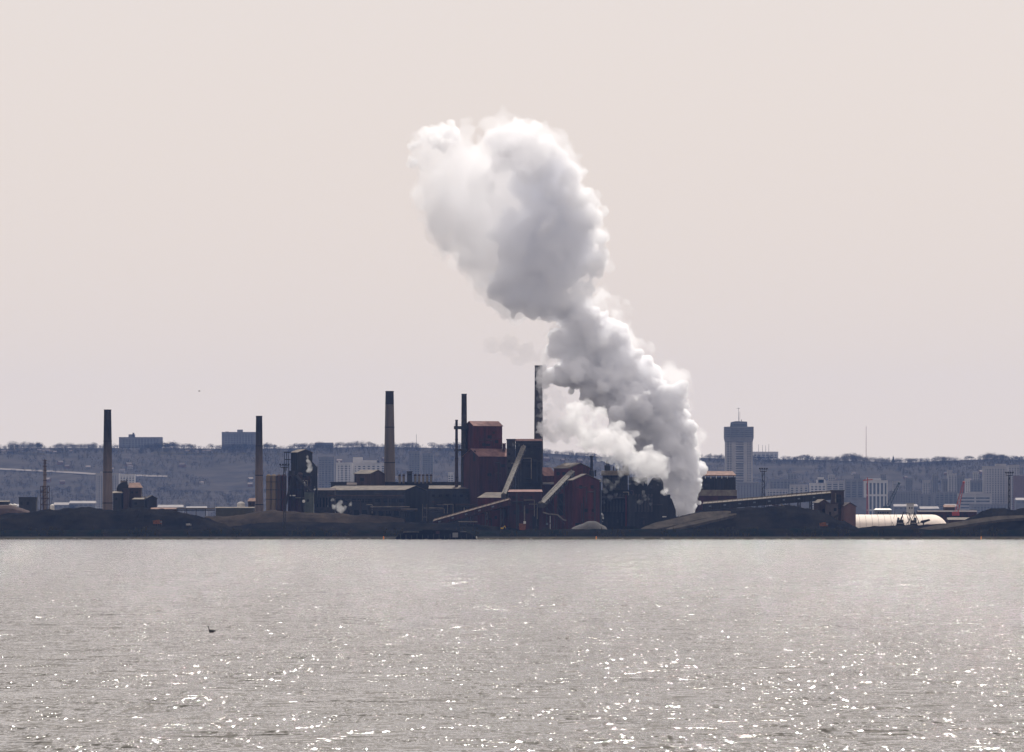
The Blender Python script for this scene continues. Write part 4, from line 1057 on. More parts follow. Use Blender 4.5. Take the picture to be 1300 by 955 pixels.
MB().beam(W(536.4, 656.5, 3680), W(541.8, 656.5, 3680), .35).build("rail", M_croo, t)
block("low_shed", "low olive shed in front of the second chimney", "shed", 274, 322, 643.5, 652, 3760, 12, mat("olive_cladding", (.07, .062, .045), .9, (.05, .045, .035), .3, 4), M_croo, rise=1.5)
block("hut", "small tan-roofed hut against the left side of the second chimney", "hut", 315, 323.2, 632.5, 645, 3780, 8, M_brown, M_oroof, rise=4, hip=(2, 0), ribs=False, wins=[(317, 319, 639, 641)])
t = thing("white_dome", W(306, 641, 3800), "small white domed tank left of the tan-roofed hut", "tank")
MB().lathe(wx(306, 3800), 3800, [(2.6, G0), (2.6, wz(639.5, 3800)), (2.1, wz(638.2, 3800)), (1.2, wz(637.3, 3800)), (.2, wz(637, 3800))], 18).build("shell", M_wht, t)

# ---- left cluster by the first chimney
Yl = 3800
block("boiler_house", "dark boxy boiler house right against the first chimney", "building", 143.6, 154.4, 623.4, 650, Yl, 12, M_shed, M_cream, rise=2.6, hip=(0, 1.5), wins=[(146, 149, 632, 635)])
t = thing("boiler_drum", (wx(156.5, Yl + 8), Yl + 8, G0), "black round-topped boiler tower behind the boiler house", "tower")
MB().ppx([(148, 650), (148, 620), (150.5, 615), (155, 612.4), (160, 612), (162.6, 616), (163.6, 622), (163.6, 650)], Yl + 8, 9).build("shell", M_black, t)
MB().bx(153, 160, 610.4, 612.8, Yl + 8.5, 6).build("roof_box", M_cream, t); MB().tube(W(161, 614, Yl + 8), W(161, 608.5, Yl + 8), .4).build("vent", M_black, t)
block("workshop", "brown workshop with a bright orange hipped roof right of the first chimney", "building", 164, 179, 612.8, 650, Yl + 4, 12, M_brown, M_oroof, rise=6.4, hip=(0, 3.2), wins=[(166, 169, 624, 626.5), (172, 175, 624, 626.5)])
block("low_workshop", "low dark workshop with pale roof edge below the orange-roofed one", "building", 168, 184, 632, 650, Yl - 10, 10, M_shed, M_cream, rise=2, hip=(3, 0), wins=[(170, 174, 638, 641)])
block("silo_house", "narrow brown riser between the boiler house and the orange-roofed workshop", "building", 156.5, 163.8, 621, 650, Yl - 4, 8, M_brown, M_dark, ribs=False)
corner("dark_gabled_shed", "black gabled shed at the right end of the left works cluster", "shed", 183.8, 186.8, 198.8, 633, 629.6, 650, Yl - 12, M_black, M_dark, th=65, doors=[('G', .5, 0, 3, 3.5)])
t = thing("roof_vents", W(185, 632, Yl - 2), "row of small pale roof vents on the black gabled shed", "vents")
for px in (180, 184, 188.5): MB().tube(W(px, 634, Yl - 2), W(px, 630, Yl - 2), .5, .6).build("vent", M_cream, t)
block("loading_shed", "low bright-roofed shed at the edge of the left works cluster", "shed", 192, 224, 644.4, 652, Yl - 20, 8, M_brown, M_oroof, rise=2, ribs=False)
block("ore_shed", "dark shed left of the slender ringed stack", "shed", 24, 45.8, 632.4, 652, 3820, 12, M_shed, M_black, wins=[(26, 28.5, 637, 641), (34, 37, 637, 641)])
block("ore_shed", "low black shed cut by the left edge of the view", "shed", -20, 10.5, 635.5, 650, 3830, 12, M_black, M_croo, rise=1.6)
t = thing("white_tanks", W(16, 645, 3790), "pair of small round white tanks between the two dark sheds at far left", "tanks")
for px, r in ((13.5, 1.4), (18.5, 1.7)): MB().lathe(wx(px, 3790), 3790, [(r, G0), (r, wz(641.2, 3790)), (r * .6, wz(640, 3790)), (.1, wz(639.6, 3790))], 14).build("tank", M_wht, t)
t = thing("white_tank", W(66.5, 645, 3790), "single bright white tank at the foot of the slender ringed stack", "tank")
MB().lathe(wx(66.3, 3790), 3790, [(1.5, G0), (1.5, wz(642.4, 3790)), (1, wz(640.8, 3790)), (.1, wz(640.2, 3790))], 14).build("tank", M_wht, t)
X = wx(57, 3830)
t = thing("ringed_stack", (X, 3830, G0), "slender brown ringed stack rising from a square frame at the far left", "stack")
MB().lathe(X, 3830, [(1.15, G0), (1.0, wz(598, 3830)), (0.75, wz(586, 3830)), (.75, wz(583.5, 3830))], 14).build("shaft", M_stack, t)
for k, y in enumerate((585, 588, 592, 597, 603, 610)): MB().lathe(X, 3830, [(1.0, wz(y + .5, 3830)), (1.45, wz(y + .4, 3830)), (1.45, wz(y - .4, 3830)), (1.0, wz(y - .5, 3830))], 14).build("ring", M_brown, t)
q = MB()
for px in (51.8, 54.5, 60, 62.5): q.beam(W(px, 652, 3829), W(px, 617, 3829), .5)
for y in (617.5, 625, 633, 641): q.beam(W(51.8, y, 3829), W(62.5, y, 3829), .45)
for a, b_ in ((617.5, 625), (625, 633), (633, 641)): q.beam(W(51.8, b_, 3829), W(62.5, a, 3829), .3)
q.build("frame", M_brown, t)

# ---- floodlight masts
def floodmast(label, px, yt, yb, Y, w_=3.2, plat=5.2, m=M_black):
    X = wx(px, Y); zt = wz(yt, Y); zb = G0
    t = thing("floodlight_mast", (X, Y, zb), label, "floodlight mast")
    h = w_ * Y / F / 2
    q = MB()
    for a, b_ in ((-h, -h), (h, -h), (h, h), (-h, h)): q.beam((X + a, Y + b_, zb - 2), (X + a * .8, Y + b_ * .8, zt), .38)
    q.build("leg", m, t)
    q = MB(); n = 10
    for k in range(n):
        za = zb + (zt - zb) * k / n; zc = zb + (zt - zb) * (k + 1) / n
        s_ = 1 if k % 2 else -1
        for yy in (-h, h): q.beam((X - s_ * h, Y + yy, za), (X + s_ * h, Y + yy, zc), .28); q.beam((X - h, Y + yy, zc), (X + h, Y + yy, zc), .25)
    q.build("bracing", m, t)
    pw = plat * Y / F
    MB().box(X - pw * .8, X + pw * .8, Y - 1.5, Y + 1.5, zt, zt + .4).build("platform", m, t)
    q = MB().beam((X - pw, Y - 1.5, zt + 1.6), (X + pw, Y - 1.5, zt + 1.6), .3)
    for k in range(4): q.beam((X - pw * .8 + k * pw * 1.6 / 3, Y - 1.5, zt + .3), (X - pw * .8 + k * pw * 1.6 / 3, Y - 1.5, zt + 1.7), .2)
    q.build("rail", m, t)
    for k in range(4):
        lx = X - pw * .9 + k * pw * 1.8 / 3
        MB().box(lx - .5, lx + .5, Y - 1.9, Y - 1.0, zt + 1.7, zt + 2.5).build("floodlight", m, t)
    return t
floodmast("dark floodlight mast in front of the silos and blast furnace", 361.2, 594, 668, 3560, 2.6, 6)
floodmast("dark floodlight mast rising above the long conveyor, right of the orange-roofed hall", 969, 599, 640, 3700, 3.4, 5)
floodmast("dark floodlight mast on the black coal pile at the far right", 1281.2, 604, 650, 3650, 2.4, 5)

# ---- long pale vaulted store at the right
Yv = 3740
t = thing("vaulted_store", (wx(1147, Yv), Yv, G0), "very long low cream vaulted roof with rounded right end, behind the black bank", "storage building")
n = 60; prof = 14; vs = []; fs = []
for i in range(n + 1):
    px = 1078 + (1208 - 1078) * i / n
    e = 1.0 if px < 1186 else math.sqrt(max(0.0, 1 - ((px - 1186) / 22.1) ** 2))
    for j in range(prof + 1):
        a = math.pi * j / prof
        vs.append((wx(px, Yv), Yv + 22 - 22 * max(.02, e) * math.cos(a), G0 + (wz(653.4, Yv) - G0) * max(.02, e) * math.sin(a) ** .8))
for i in range(n):
    for j in range(prof):
        fs.append((i * (prof + 1) + j, i * (prof + 1) + j + 1, (i + 1) * (prof + 1) + j + 1, (i + 1) * (prof + 1) + j))
q = MB().add(vs, fs); q.build("vault", M_hull, t, smooth=True)
for px in range(1092, 1180, 8):
    q = MB()
    for j in range(prof):
        a0 = math.pi * j / prof; a1 = math.pi * (j + 1) / prof
        P0 = (wx(px, Yv), Yv + 22 - 22.1 * math.cos(a0), G0 + (wz(653.4, Yv) - G0) * math.sin(a0) ** .8 + .05); P1 = (wx(px, Yv), Yv + 22 - 22.1 * math.cos(a1), G0 + (wz(653.4, Yv) - G0) * math.sin(a1) ** .8 + .05)
        q.beam(P0, P1, .12)
    q.build("seam", M_croo, t)
block("site_office", "low building with a bright white flat roof above the cream vaulted store", "building", 1111, 1131.5, 645.5, 656, 4000, 12, M_greyc, M_wht, rise=2, hip=(2, 2), wins=[(1114 + 3 * k, 1116 + 3 * k, 650, 652) for k in range(5)])
block("site_cabin", "tiny pale cabin above the cream vaulted store, right of the white-roofed one", "cabin", 1152, 1160, 640, 654, 4300, 10, M_white, M_pale, ribs=False, wins=[(1154, 1155.5, 644, 646), (1157, 1158.5, 644, 646)])
block("quay_shed", "long low reddish quay shed left of the red crane's foot", "shed", 1166, 1240, 648, 662, 4200, 20, M_redD, M_brown, rise=2, wins=[(1170 + 8 * k, 1173 + 8 * k, 654, 657) for k in range(8)])
block("quay_house", "small reddish house with tan roof at the left of the red crane", "house", 1199, 1212, 641, 652, 4300, 12, M_brown, M_oroof, rise=3, ribs=False)
block("quay_house", "low cream-roofed house directly under the red crane boom", "house", 1204, 1234, 657, 668, 4000, 14, M_brown, M_cream, rise=3, ribs=False)

# ---- cranes
def boom(label, p0, p1, Y, m, w_=1.6, cab=True, hook=True, name="crawler_crane"):
    A = W(p0[0], p0[1], Y); B = W(p1[0], p1[1], Y)
    t = thing(name, (A.x, Y, G0), label, "crane")
    d = (B - A).normalized(); s = Vector((d.z, 0, -d.x)) * (w_ / 2); yv = Vector((0, w_ / 2, 0))
    q = MB()
    for a in (-1, 1):
        for b_ in (-1, 1): q.beam(A + s * a + yv * b_, B + (s * a + yv * b_) * .45, .3)
    n = 12; L = (B - A)
    for k in range(n):
        f0 = k / n; f1 = (k + 1) / n; w0 = 1 - .55 * f0; w1 = 1 - .55 * f1; sg = 1 if k % 2 else -1
        for b_ in (-1, 1): q.beam(A + L * f0 + s * sg * w0 + yv * b_ * w0, A + L * f1 - s * sg * w1 + yv * b_ * w1, .2)
    q.build("boom", m, t)
    MB().lathe(B.x, Y, [(.5, B.z - .8), (.9, B.z - .3), (.9, B.z + .6), (.3, B.z + .9)], 8).build("head", m, t)
    if cab:
        MB().box(A.x - 3.2, A.x + 2.2, Y - 1.6, Y + 1.6, A.z - 1.6, A.z + 1.2).build("cab", m, t)
        MB().box(A.x - 3.4, A.x + 2.6, Y - 2.2, Y + 2.2, A.z - 3, A.z - 1.7).build("track", M_black, t)
        MB().tube(A + Vector((-2.5, 0, 1)), B, .08, n=4).build("stay", M_black, t)
        MB().box(A.x - 2.8, A.x + 2, Y - 1.4, Y + 1.4, G0 - .5, A.z - 3).build("pedestal", M_dark, t)
    if hook: MB().tube(B, B - Vector((0, 0, 9)), .08, n=4).build("cable", M_black, t); MB().box(B.x - .4, B.x + .4, Y - .3, Y + .3, B.z - 10, B.z - 9).build("hook", M_black, t)
    return t
M_blue = mat("blue_crane_paint", (0.02, 0.05, 0.09), .6, (.03, .05, .07), .5, 3)
M_redp = mat("red_crane_paint", (0.42, 0.05, 0.04), .6, (.28, .05, .04), .5, 3)
boom("dark blue crane boom leaning right, above the cream vaulted store", (1126.5, 645), (1141.5, 613.5), 4100, M_blue, 2.4, hook=False)
boom("bright red crane boom leaning right, in front of the city near the right edge", (1214, 652), (1223.5, 612.5), 4200, M_redp, 2.6, hook=False)
t = mast("upright thin red mast crane in front of the columned pale hall", 1101.2, 606, 650, 4300, 1.6, M_redp, zb=G0, n=16)
MB().beam(W(1095.5, 610, 4300), W(1108, 609, 4300), .7).build("jib", M_redp, t)

def handler(label, px, Y, tip, m, s=1.0, flip=1):
    """tracked material handler: tracks, body, cab, two-piece arm and grab"""
    c = W(px, 664, Y)
    t = thing("material_handler", (c.x, Y, G0), label, "excavator")
    z = c.z
    MB().box(c.x - 2.2 * s, c.x + 2.2 * s, Y - 1.8, Y + 1.8, z - 1.2, z - .2).build("track", M_black, t)
    MB().box(c.x - 2 * s, c.x + 1.7 * s, Y - 1.4, Y + 1.4, z - .1, z + 1.7 * s).build("body", m, t)
    MB().ppx([(px + flip * 1, 661.2), (px + flip * 1, 657.5), (px + flip * 3.4, 657.2), (px + flip * 4, 661.2)], Y - 1.5, 1.4).build("cab", M_glass, t)
    e = W(tip[0], tip[1], Y); f_ = W(tip[2], tip[3], Y)
    MB().beam((c.x, Y, z + 1.4), e, .55).build("boom", m, t); MB().beam(e, f_, .42).build("stick", m, t)
    q = MB()
    for a in (-1, -.3, .3, 1): q.beam(f_, f_ + Vector((a, 0, -1.8)), .22)
    q.build("grab", M_black, t)
    MB().box(c.x - 2.6 * s, c.x + 2.6 * s, Y - 2, Y + 2, G0 - 1, z - 1.2).build("stand", M_coal, t)
    return t
handler("dark material handler with raised arm before the cream vaulted store, left of the pair", 1143, 3600, (1147.5, 650, 1155, 652), M_black, 1.1, -1)
handler("dark material handler with stick hanging down, right of the pair before the cream store", 1160, 3600, (1161, 650.5, 1166, 662), M_dark, 1.0, 1)
r3 = random.Random(3)
for k, (px, lab) in enumerate(((1150, "tangle of dark scrap steel between the two material handlers"), (1174, "flat dark steel sheet propped on the bank right of the material handlers"))):
    q = MB(); Y = 3598
    if k == 0:
        for _ in range(26):
            a = r3.uniform(1134, 1166); b_ = r3.uniform(655, 666); q.beam(W(a, b_ + 3, Y), W(a + r3.uniform(-4, 4), b_ - r3.uniform(0, 7), Y + r3.uniform(-2, 2)), r3.uniform(.12, .3))
    else:
        q.ppx([(1168, 663.5), (1170, 661), (1180, 659), (1181, 661), (1172, 664.5)], Y, 3); q.beam(W(1172, 668, Y + 1), W(1173, 662, Y + 1), .6)
    o = q.build("scrap_pile" if k == 0 else "steel_sheet", M_black, None, W(px, 664, Y)); tag(o, lab, "scrap")

# ---- machines and small things on the bank
def machine(name, label, cat, px, py, Y, L, H, m, kind="truck"):
    c = W(px, py, Y); zb = c.z
    t = thing(name, c, label, cat)
    x = c.x
    if kind == "truck":
        MB().add([(x - L * .5, Y - 1.3, zb + H * .35), (x + L * .2, Y - 1.3, zb + H * .35), (x + L * .22, Y - 1.3, zb + H), (x - L * .55, Y - 1.3, zb + H * .85),
                  (x - L * .5, Y + 1.3, zb + H * .35), (x + L * .2, Y + 1.3, zb + H * .35), (x + L * .22, Y + 1.3, zb + H), (x - L * .55, Y + 1.3, zb + H * .85)],
                 [(0, 1, 2, 3), (7, 6, 5, 4), (0, 4, 5, 1), (1, 5, 6, 2), (2, 6, 7, 3), (3, 7, 4, 0)]).build("tipper_body", m, t)
        MB().box(x + L * .26, x + L * .5, Y - 1.2, Y + 1.2, zb + H * .25, zb + H * .85).build("cab", m, t)
        MB().box(x + L * .3, x + L * .51, Y - 1.25, Y + 1.25, zb + H * .55, zb + H * .78).build("windscreen", M_glass, t)
        for a in (-.35, -.12, .36): MB().tube((x + L * a, Y - 1.5, zb + H * .18), (x + L * a, Y + 1.5, zb + H * .18), H * .2, n=12).build("wheel", M_black, t)
    else:
        MB().box(x - L / 2, x + L / 2, Y - 1.4, Y + 1.4, zb, zb + H * .3).build("track", M_black, t)
        MB().box(x - L * .42, x + L * .35, Y - 1.2, Y + 1.2, zb + H * .34, zb + H * .78).build("body", m, t)
        MB().box(x + L * .02, x + L * .3, Y - 1.25, Y + .2, zb + H * .78, zb + H * 1.15).build("cab", M_glass, t)
        MB().beam((x + L * .3, Y, zb + H * .6), (x + L * .75, Y, zb + H * 1.35), .35).build("boom", m, t)
        MB().beam((x + L * .75, Y, zb + H * 1.35), (x + L * 1.0, Y, zb + H * .5), .28).build("stick", m, t)
        MB().box(x + L * .9, x + L * 1.08, Y - .5, Y + .5, zb + H * .2, zb + H * .5).build("bucket", M_dark, t)
    return t
machine("dump_truck", "rust-orange dump truck on the black coal pile at left, near the shore", "dump truck", 200, 668.4, 3497, 5.2, 4.2, M_rust)
machine("dump_truck", "rusty brown dump truck at the right end of the broad black heap", "dump truck", 1046, 671, 3510, 5.0, 3.9, M_rust)
machine("pickup_truck", "small pale truck parked low on the coal at left", "truck", 239.5, 668.6, 3496, 3.0, 2.0, M_pale)
machine("loader", "small yellow digger on the bank below the red transfer building", "digger", 637.5, 673, 3486, 2.2, 2.0, mat("digger_yellow", (.5, .3, .04), .6), kind="digger")
machine("loader", "dark loader with raised boom below the pale gallery, left of the gravel heap", "digger", 693, 672, 3520, 4.6, 3.4, M_redD, kind="digger")
t = thing("ore_skip", W(663, 673, 3500), "rusty brown skip with a white corner below the boxy transfer building", "skip")
MB().ppx([(658.5, 664.5), (667.8, 664), (667, 673), (659.5, 673)], 3500, 3).build("bin", M_rust, t); MB().bx(664.5, 667.6, 662, 665, 3499.7, 1).build("lid", M_wht, t); MB().bx(658.3, 668, 663.9, 664.7, 3499.8, 3.4).build("rim", M_dark, t)
t = thing("pipe_arch", W(706, 672, 3530), "bent pale pipe arching down beside the loader, left of the gravel heap", "pipe")
P = [(689, 650.5), (697, 653), (703.5, 653.2), (708, 654), (711.5, 657), (715, 660), (719, 661)]
q = MB()
for a, b_ in zip(P[:-1], P[1:]): q.tube(W(a[0], a[1], 3530), W(b_[0], b_[1], 3530), .45)
q.build("pipe", M_croo, t)
for px, m_ in ((698.5, M_pale), (702.5, M_red), (717.5, M_red)): MB().beam(W(px, 674, 3531), W(px, 655 if px < 710 else 661, 3531), .5).build("prop", m_, t)

# half-sunk dark barge at the shore
Yg = 3463
t = thing("barge", (wx(552, Yg), Yg, 0), "old black barge lying half sunk against the shore below the sloping conveyor", "barge")
MB().ppx([(498, 686), (506, 680), (514, 676.5), (524, 675.2), (545, 673.6), (560, 672.8), (575, 673.4), (590, 675.4), (600, 679), (607, 686)], Yg - 2, 8).build("hull", M_coal, t)
MB().bx(512, 532, 675.2, 675.9, Yg - 3.2, 2).build("plank", M_croo, t); MB().bx(584, 592, 675.0, 675.6, Yg - 3, 2).build("plank", M_croo, t)
MB().bx(574.5, 581.5, 676.4, 682.4, Yg - 3, 2).build("hatch_box", M_greyc, t)
MB().bx(553, 558, 674.5, 678, Yg - 3, 1.2).build("winch", M_redD, t)
MB().bx(536, 549, 672.6, 674.2, Yg - 1, 4).build("deck_box", M_bank, t)
q = MB()
for k in range(14): q.bx(508 + 7 * k, 508.8 + 7 * k, 678 + (k % 3), 686, Yg - 2.6, 1)
q.build("frame_rib", M_dark, t)
for px, lab in ((487, "small orange marker on the bank left of the old barge"), (757, "small orange marker at the water line under the dark red building"), (1245.5, "small orange marker at the water line near the right edge"), (605, "small white post on the bank at the right end of the old barge")):
    c = W(px, 684, 3462); m_ = M_wht if px == 605 else mat("marker_orange", (.75, .25, .03), .6)
    t = thing("marker_post", (c.x, 3462, .2), lab, "marker")
    MB().lathe(c.x, 3462, [(.35, .1), (.35, 1.2), (.12, 2.0)], 10).build("cone", m_, t); MB().box(c.x - .5, c.x + .5, 3461.5, 3462.5, .0, .12).build("foot", M_black, t)
o = MB().bx(1018, 1030, 640.5, 641.6, 3600, 2)
t = thing("belt_tripper", W(993, 646, 3570), "small pale belt tripper on the crest of the broad black heap", "conveyor")
MB().beam(W(991, 640, 3585), W(998, 645, 3585), .9).build("trough", M_croo, t); MB().beam(W(980, 641, 3585), W(988, 642, 3585), .8).build("trough", M_brown, t)
for px in (983, 993, 997): MB().beam(W(px, 650, 3586), W(px, 642, 3586), .3).build("prop", M_dark, t)

# ---- birds
def bird(label, loc, s, yaw, flying=False, m=None):
    rings = [(-.52, .02, .03), (-.42, .05, .06), (-.25, .11, .05), (0, .15, .02), (.18, .13, .04), (.27, .07, .12), (.32, .055, .24), (.36, .065, .33), (.41, .06, .36), (.46, .025, .355), (.56, .008, .35)]
    if flying: rings = [(a, r, b_ * .15) for a, r, b_ in rings]
    n = 10; vs = []; fs = []
    for a, r, h in rings:
        for k in range(n): th_ = 2 * math.pi * k / n; vs.append((a * s, r * math.cos(th_) * s * (1 if a < .2 else .8), (h + .08 + r * math.sin(th_) * .8) * s))
    for j in range(len(rings) - 1):
        for k in range(n): fs.append((j * n + k, j * n + (k + 1) % n, (j + 1) * n + (k + 1) % n, (j + 1) * n + k))
    fs += [tuple(range(n - 1, -1, -1)), tuple(range((len(rings) - 1) * n, len(rings) * n))]
    # wings grow out of the same surface
    for sg in (-1, 1):
        b0 = len(vs)
        if flying: W_ = [((.15, .1, .1), (-.15, .1, .1)), ((.12, .5, .3), (-.12, .5, .28)), ((-.02, .95, .2), (-.12, .95, .18))]
        else: W_ = [((.15, .13, .18), (-.3, .10, .16)), ((.05, .19, .08), (-.45, .1, .12))]
        for (p_, q_) in W_:
            for z_ in (.0, .025): vs += [(p_[0] * s, sg * p_[1] * s, (p_[2] + z_) * s), (q_[0] * s, sg * q_[1] * s, (q_[2] + z_) * s)]
        for i in range(len(W_) - 1):
            a = b0 + 4 * i; c = a + 4
            fs += [(a, a + 1, c + 1, c), (a + 2, c + 2, c + 3, a + 3), (a, c, c + 2, a + 2), (a + 1, a + 3, c + 3, c + 1)]
    o = mesh_obj("water_bird" if not flying else "bird", vs, fs, m or M_open, smooth=True)
    o.location = loc; o.rotation_euler = (0, 0, yaw); tag(o, label, "bird")
    if not flying: o.data.transform(Matrix.Diagonal((1, 1.3, 1.35, 1)))
    bm = bmesh.new(); bm.from_mesh(o.data); bmesh.ops.recalc_face_normals(bm, faces=bm.faces); bm.to_mesh(o.data); bm.free()
    return o
Yd = CAMH * F / (803 - 660)
bird("black water bird floating on the open harbour at lower left", (wx(268.5, Yd), Yd, -.05), 1.15, math.pi * .8)
Ye = CAMH * F / (728 - 660)
bird("tiny distant black water bird on the harbour below the right-hand heap", (wx(1005, Ye), Ye, -.05), .5, .6)
bird("tiny dark bird flying in the empty sky between the second and first chimneys", W(253, 497, 900), .42, .3, True)

# ------------------------------------------------------------------ steam
def steam_mat(name, dens, hi_z=(0, 1), dens_hi=None, contrast=None, col=(1, 1, 1), ani=0.3):
    m = bpy.data.materials.new(name); m.use_nodes = True
    nt = m.node_tree; nt.nodes.remove(nt.nodes["Principled BSDF"])
    p = nt.nodes.new("ShaderNodeVolumePrincipled")
    p.inputs["Color"].default_value = (*col, 1)
    p.inputs["Anisotropy"].default_value = ani
    p.inputs["Density"].default_value = dens
    nt.links.new(p.outputs[0], nt.nodes["Material Output"].inputs["Volume"])
    if contrast is not None:
        tc = nt.nodes.new("ShaderNodeNewGeometry")
        nz = nt.nodes.new("ShaderNodeTexNoise"); nz.inputs["Scale"].default_value = contrast[0]
        nz.inputs["Detail"].default_value = 3.0
        nt.links.new(tc.outputs["Position"], nz.inputs["Vector"])
        mr = nt.nodes.new("ShaderNodeMapRange")
        mr.inputs[1].default_value = contrast[1]; mr.inputs[2].default_value = contrast[2]
        mr.inputs[3].default_value = 0.0; mr.inputs[4].default_value = 1.0
        nt.links.new(nz.outputs[0], mr.inputs[0])
        sep = nt.nodes.new("ShaderNodeSeparateXYZ"); nt.links.new(tc.outputs["Position"], sep.inputs[0])
        hr = nt.nodes.new("ShaderNodeMapRange")
        hr.inputs[1].default_value = hi_z[0]; hr.inputs[2].default_value = hi_z[1]
        hr.inputs[3].default_value = dens; hr.inputs[4].default_value = dens_hi
        nt.links.new(sep.outputs[2], hr.inputs[0])
        mu = nt.nodes.new("ShaderNodeMath"); mu.operation = 'MULTIPLY'
        nt.links.new(mr.outputs[0], mu.inputs[0]); nt.links.new(hr.outputs[0], mu.inputs[1])
        nt.links.new(mu.outputs[0], p.inputs["Density"])
    return m

ICO2 = ico(2)

def puffs(name, spec, Y, voxel, m, seed, sub=9, big=0.35, amp=(0.25, 6.0, 2.2), kids=(0.28, 0.5), zfloor=None):
    """billowing closed surface: balls (px, py, r px, dy m) with smaller balls budding from them"""
    r_ = random.Random(seed)
    balls = []
    for (px, py, r, dy) in spec:
        c = W(px, py, Y + dy); c.y = Y + dy
        R = r * Y / F
        balls.append((c, R))
        for _ in range(sub):
            d = Vector((r_.gauss(0, 1), r_.gauss(0, 1), r_.gauss(0, 1))).normalized()
            rr = R * r_.uniform(*kids)
            cc = c + d * (R - rr * 0.25)
            balls.append((cc, rr))
            for _ in range(3):
                d2 = (d + 0.9 * Vector((r_.gauss(0, 1), r_.gauss(0, 1), r_.gauss(0, 1))).normalized()).normalized()
                r3 = rr * r_.uniform(0.3, 0.5)
                balls.append((cc + d2 * (rr - r3 * 0.2), r3))
    V = []; Fc = []; n = 0
    base = Vector((wx(spec[0][0], Y), Y, zfloor if zfloor is not None else 0.0))
    for c, R in balls:
        V.append(ICO2[0] * R + np.array((c - base)[:])); Fc.append(ICO2[1] + n); n += len(ICO2[0])
    o = mesh_obj(name, np.vstack(V), np.vstack(Fc), m)
    o.location = base
    rm = o.modifiers.new("remesh", 'REMESH'); rm.mode = 'VOXEL'; rm.voxel_size = voxel
    ng = bpy.data.node_groups.new(name + "_billow", 'GeometryNodeTree')
    ng.interface.new_socket("Geometry", in_out='INPUT', socket_type='NodeSocketGeometry')
    ng.interface.new_socket("Geometry", in_out='OUTPUT', socket_type='NodeSocketGeometry')
    gi = ng.nodes.new("NodeGroupInput"); go = ng.nodes.new("NodeGroupOutput")
    sp = ng.nodes.new("GeometryNodeSetPosition")
    pos = ng.nodes.new("GeometryNodeInputPosition"); nm = ng.nodes.new("GeometryNodeInputNormal")
    # warp the lookup a little, then two sizes of rounded lobes
    wp = ng.nodes.new("ShaderNodeTexNoise"); wp.inputs["Scale"].default_value = 0.5 / amp[1]; wp.inputs["Detail"].default_value = 3
    ng.links.new(pos.outputs[0], wp.inputs["Vector"])
    sb = ng.nodes.new("ShaderNodeVectorMath"); sb.operation = 'SUBTRACT'; sb.inputs[1].default_value = (0.5, 0.5, 0.5)
    ng.links.new(wp.outputs["Color"], sb.inputs[0])
    sc = ng.nodes.new("ShaderNodeVectorMath"); sc.operation = 'SCALE'; sc.inputs["Scale"].default_value = amp[1] * 1.2
    ng.links.new(sb.outputs[0], sc.inputs[0])
    ad = ng.nodes.new("ShaderNodeVectorMath"); ad.operation = 'ADD'
    ng.links.new(sc.outputs[0], ad.inputs[0]); ng.links.new(pos.outputs[0], ad.inputs[1])
    tot = None
    for size, a in ((amp[1], amp[0] * amp[1] * 1.5), (amp[2], amp[0] * amp[2] * 1.5), (amp[2] * 0.45, amp[0] * amp[2] * 0.6)):
        vo = ng.nodes.new("ShaderNodeTexVoronoi"); vo.feature = 'SMOOTH_F1'; vo.inputs["Smoothness"].default_value = 0.08
        vo.inputs["Scale"].default_value = 1.0 / size
        ng.links.new(ad.outputs[0], vo.inputs["Vector"])
        s2 = ng.nodes.new("ShaderNodeMath"); s2.operation = 'POWER'; s2.inputs[1].default_value = 1.7
        ng.links.new(vo.outputs["Distance"], s2.inputs[0])
        mm = ng.nodes.new("ShaderNodeMath"); mm.operation = 'MULTIPLY_ADD'
        mm.inputs[1].default_value = -a * 1.5; mm.inputs[2].default_value = a * 0.4
        ng.links.new(s2.outputs[0], mm.inputs[0])
        if tot is None: tot = mm.outputs[0]
        else:
            q = ng.nodes.new("ShaderNodeMath"); q.operation = 'ADD'
            ng.links.new(tot, q.inputs[0]); ng.links.new(mm.outputs[0], q.inputs[1]); tot = q.outputs[0]
    off = ng.nodes.new("ShaderNodeVectorMath"); off.operation = 'SCALE'
    ng.links.new(nm.outputs[0], off.inputs[0]); ng.links.new(tot, off.inputs["Scale"])
    ng.links.new(gi.outputs[0], sp.inputs["Geometry"]); ng.links.new(off.outputs[0], sp.inputs["Offset"])
    sm_ = ng.nodes.new("GeometryNodeSetMaterial"); sm_.inputs["Material"].default_value = m
    ng.links.new(sp.outputs[0], sm_.inputs["Geometry"])
    ng.links.new(sm_.outputs[0], go.inputs[0])
    gm = o.modifiers.new("billow", 'NODES'); gm.node_group = ng
    r2_ = o.modifiers.new("close", 'REMESH'); r2_.mode = 'VOXEL'; r2_.voxel_size = voxel
    return o

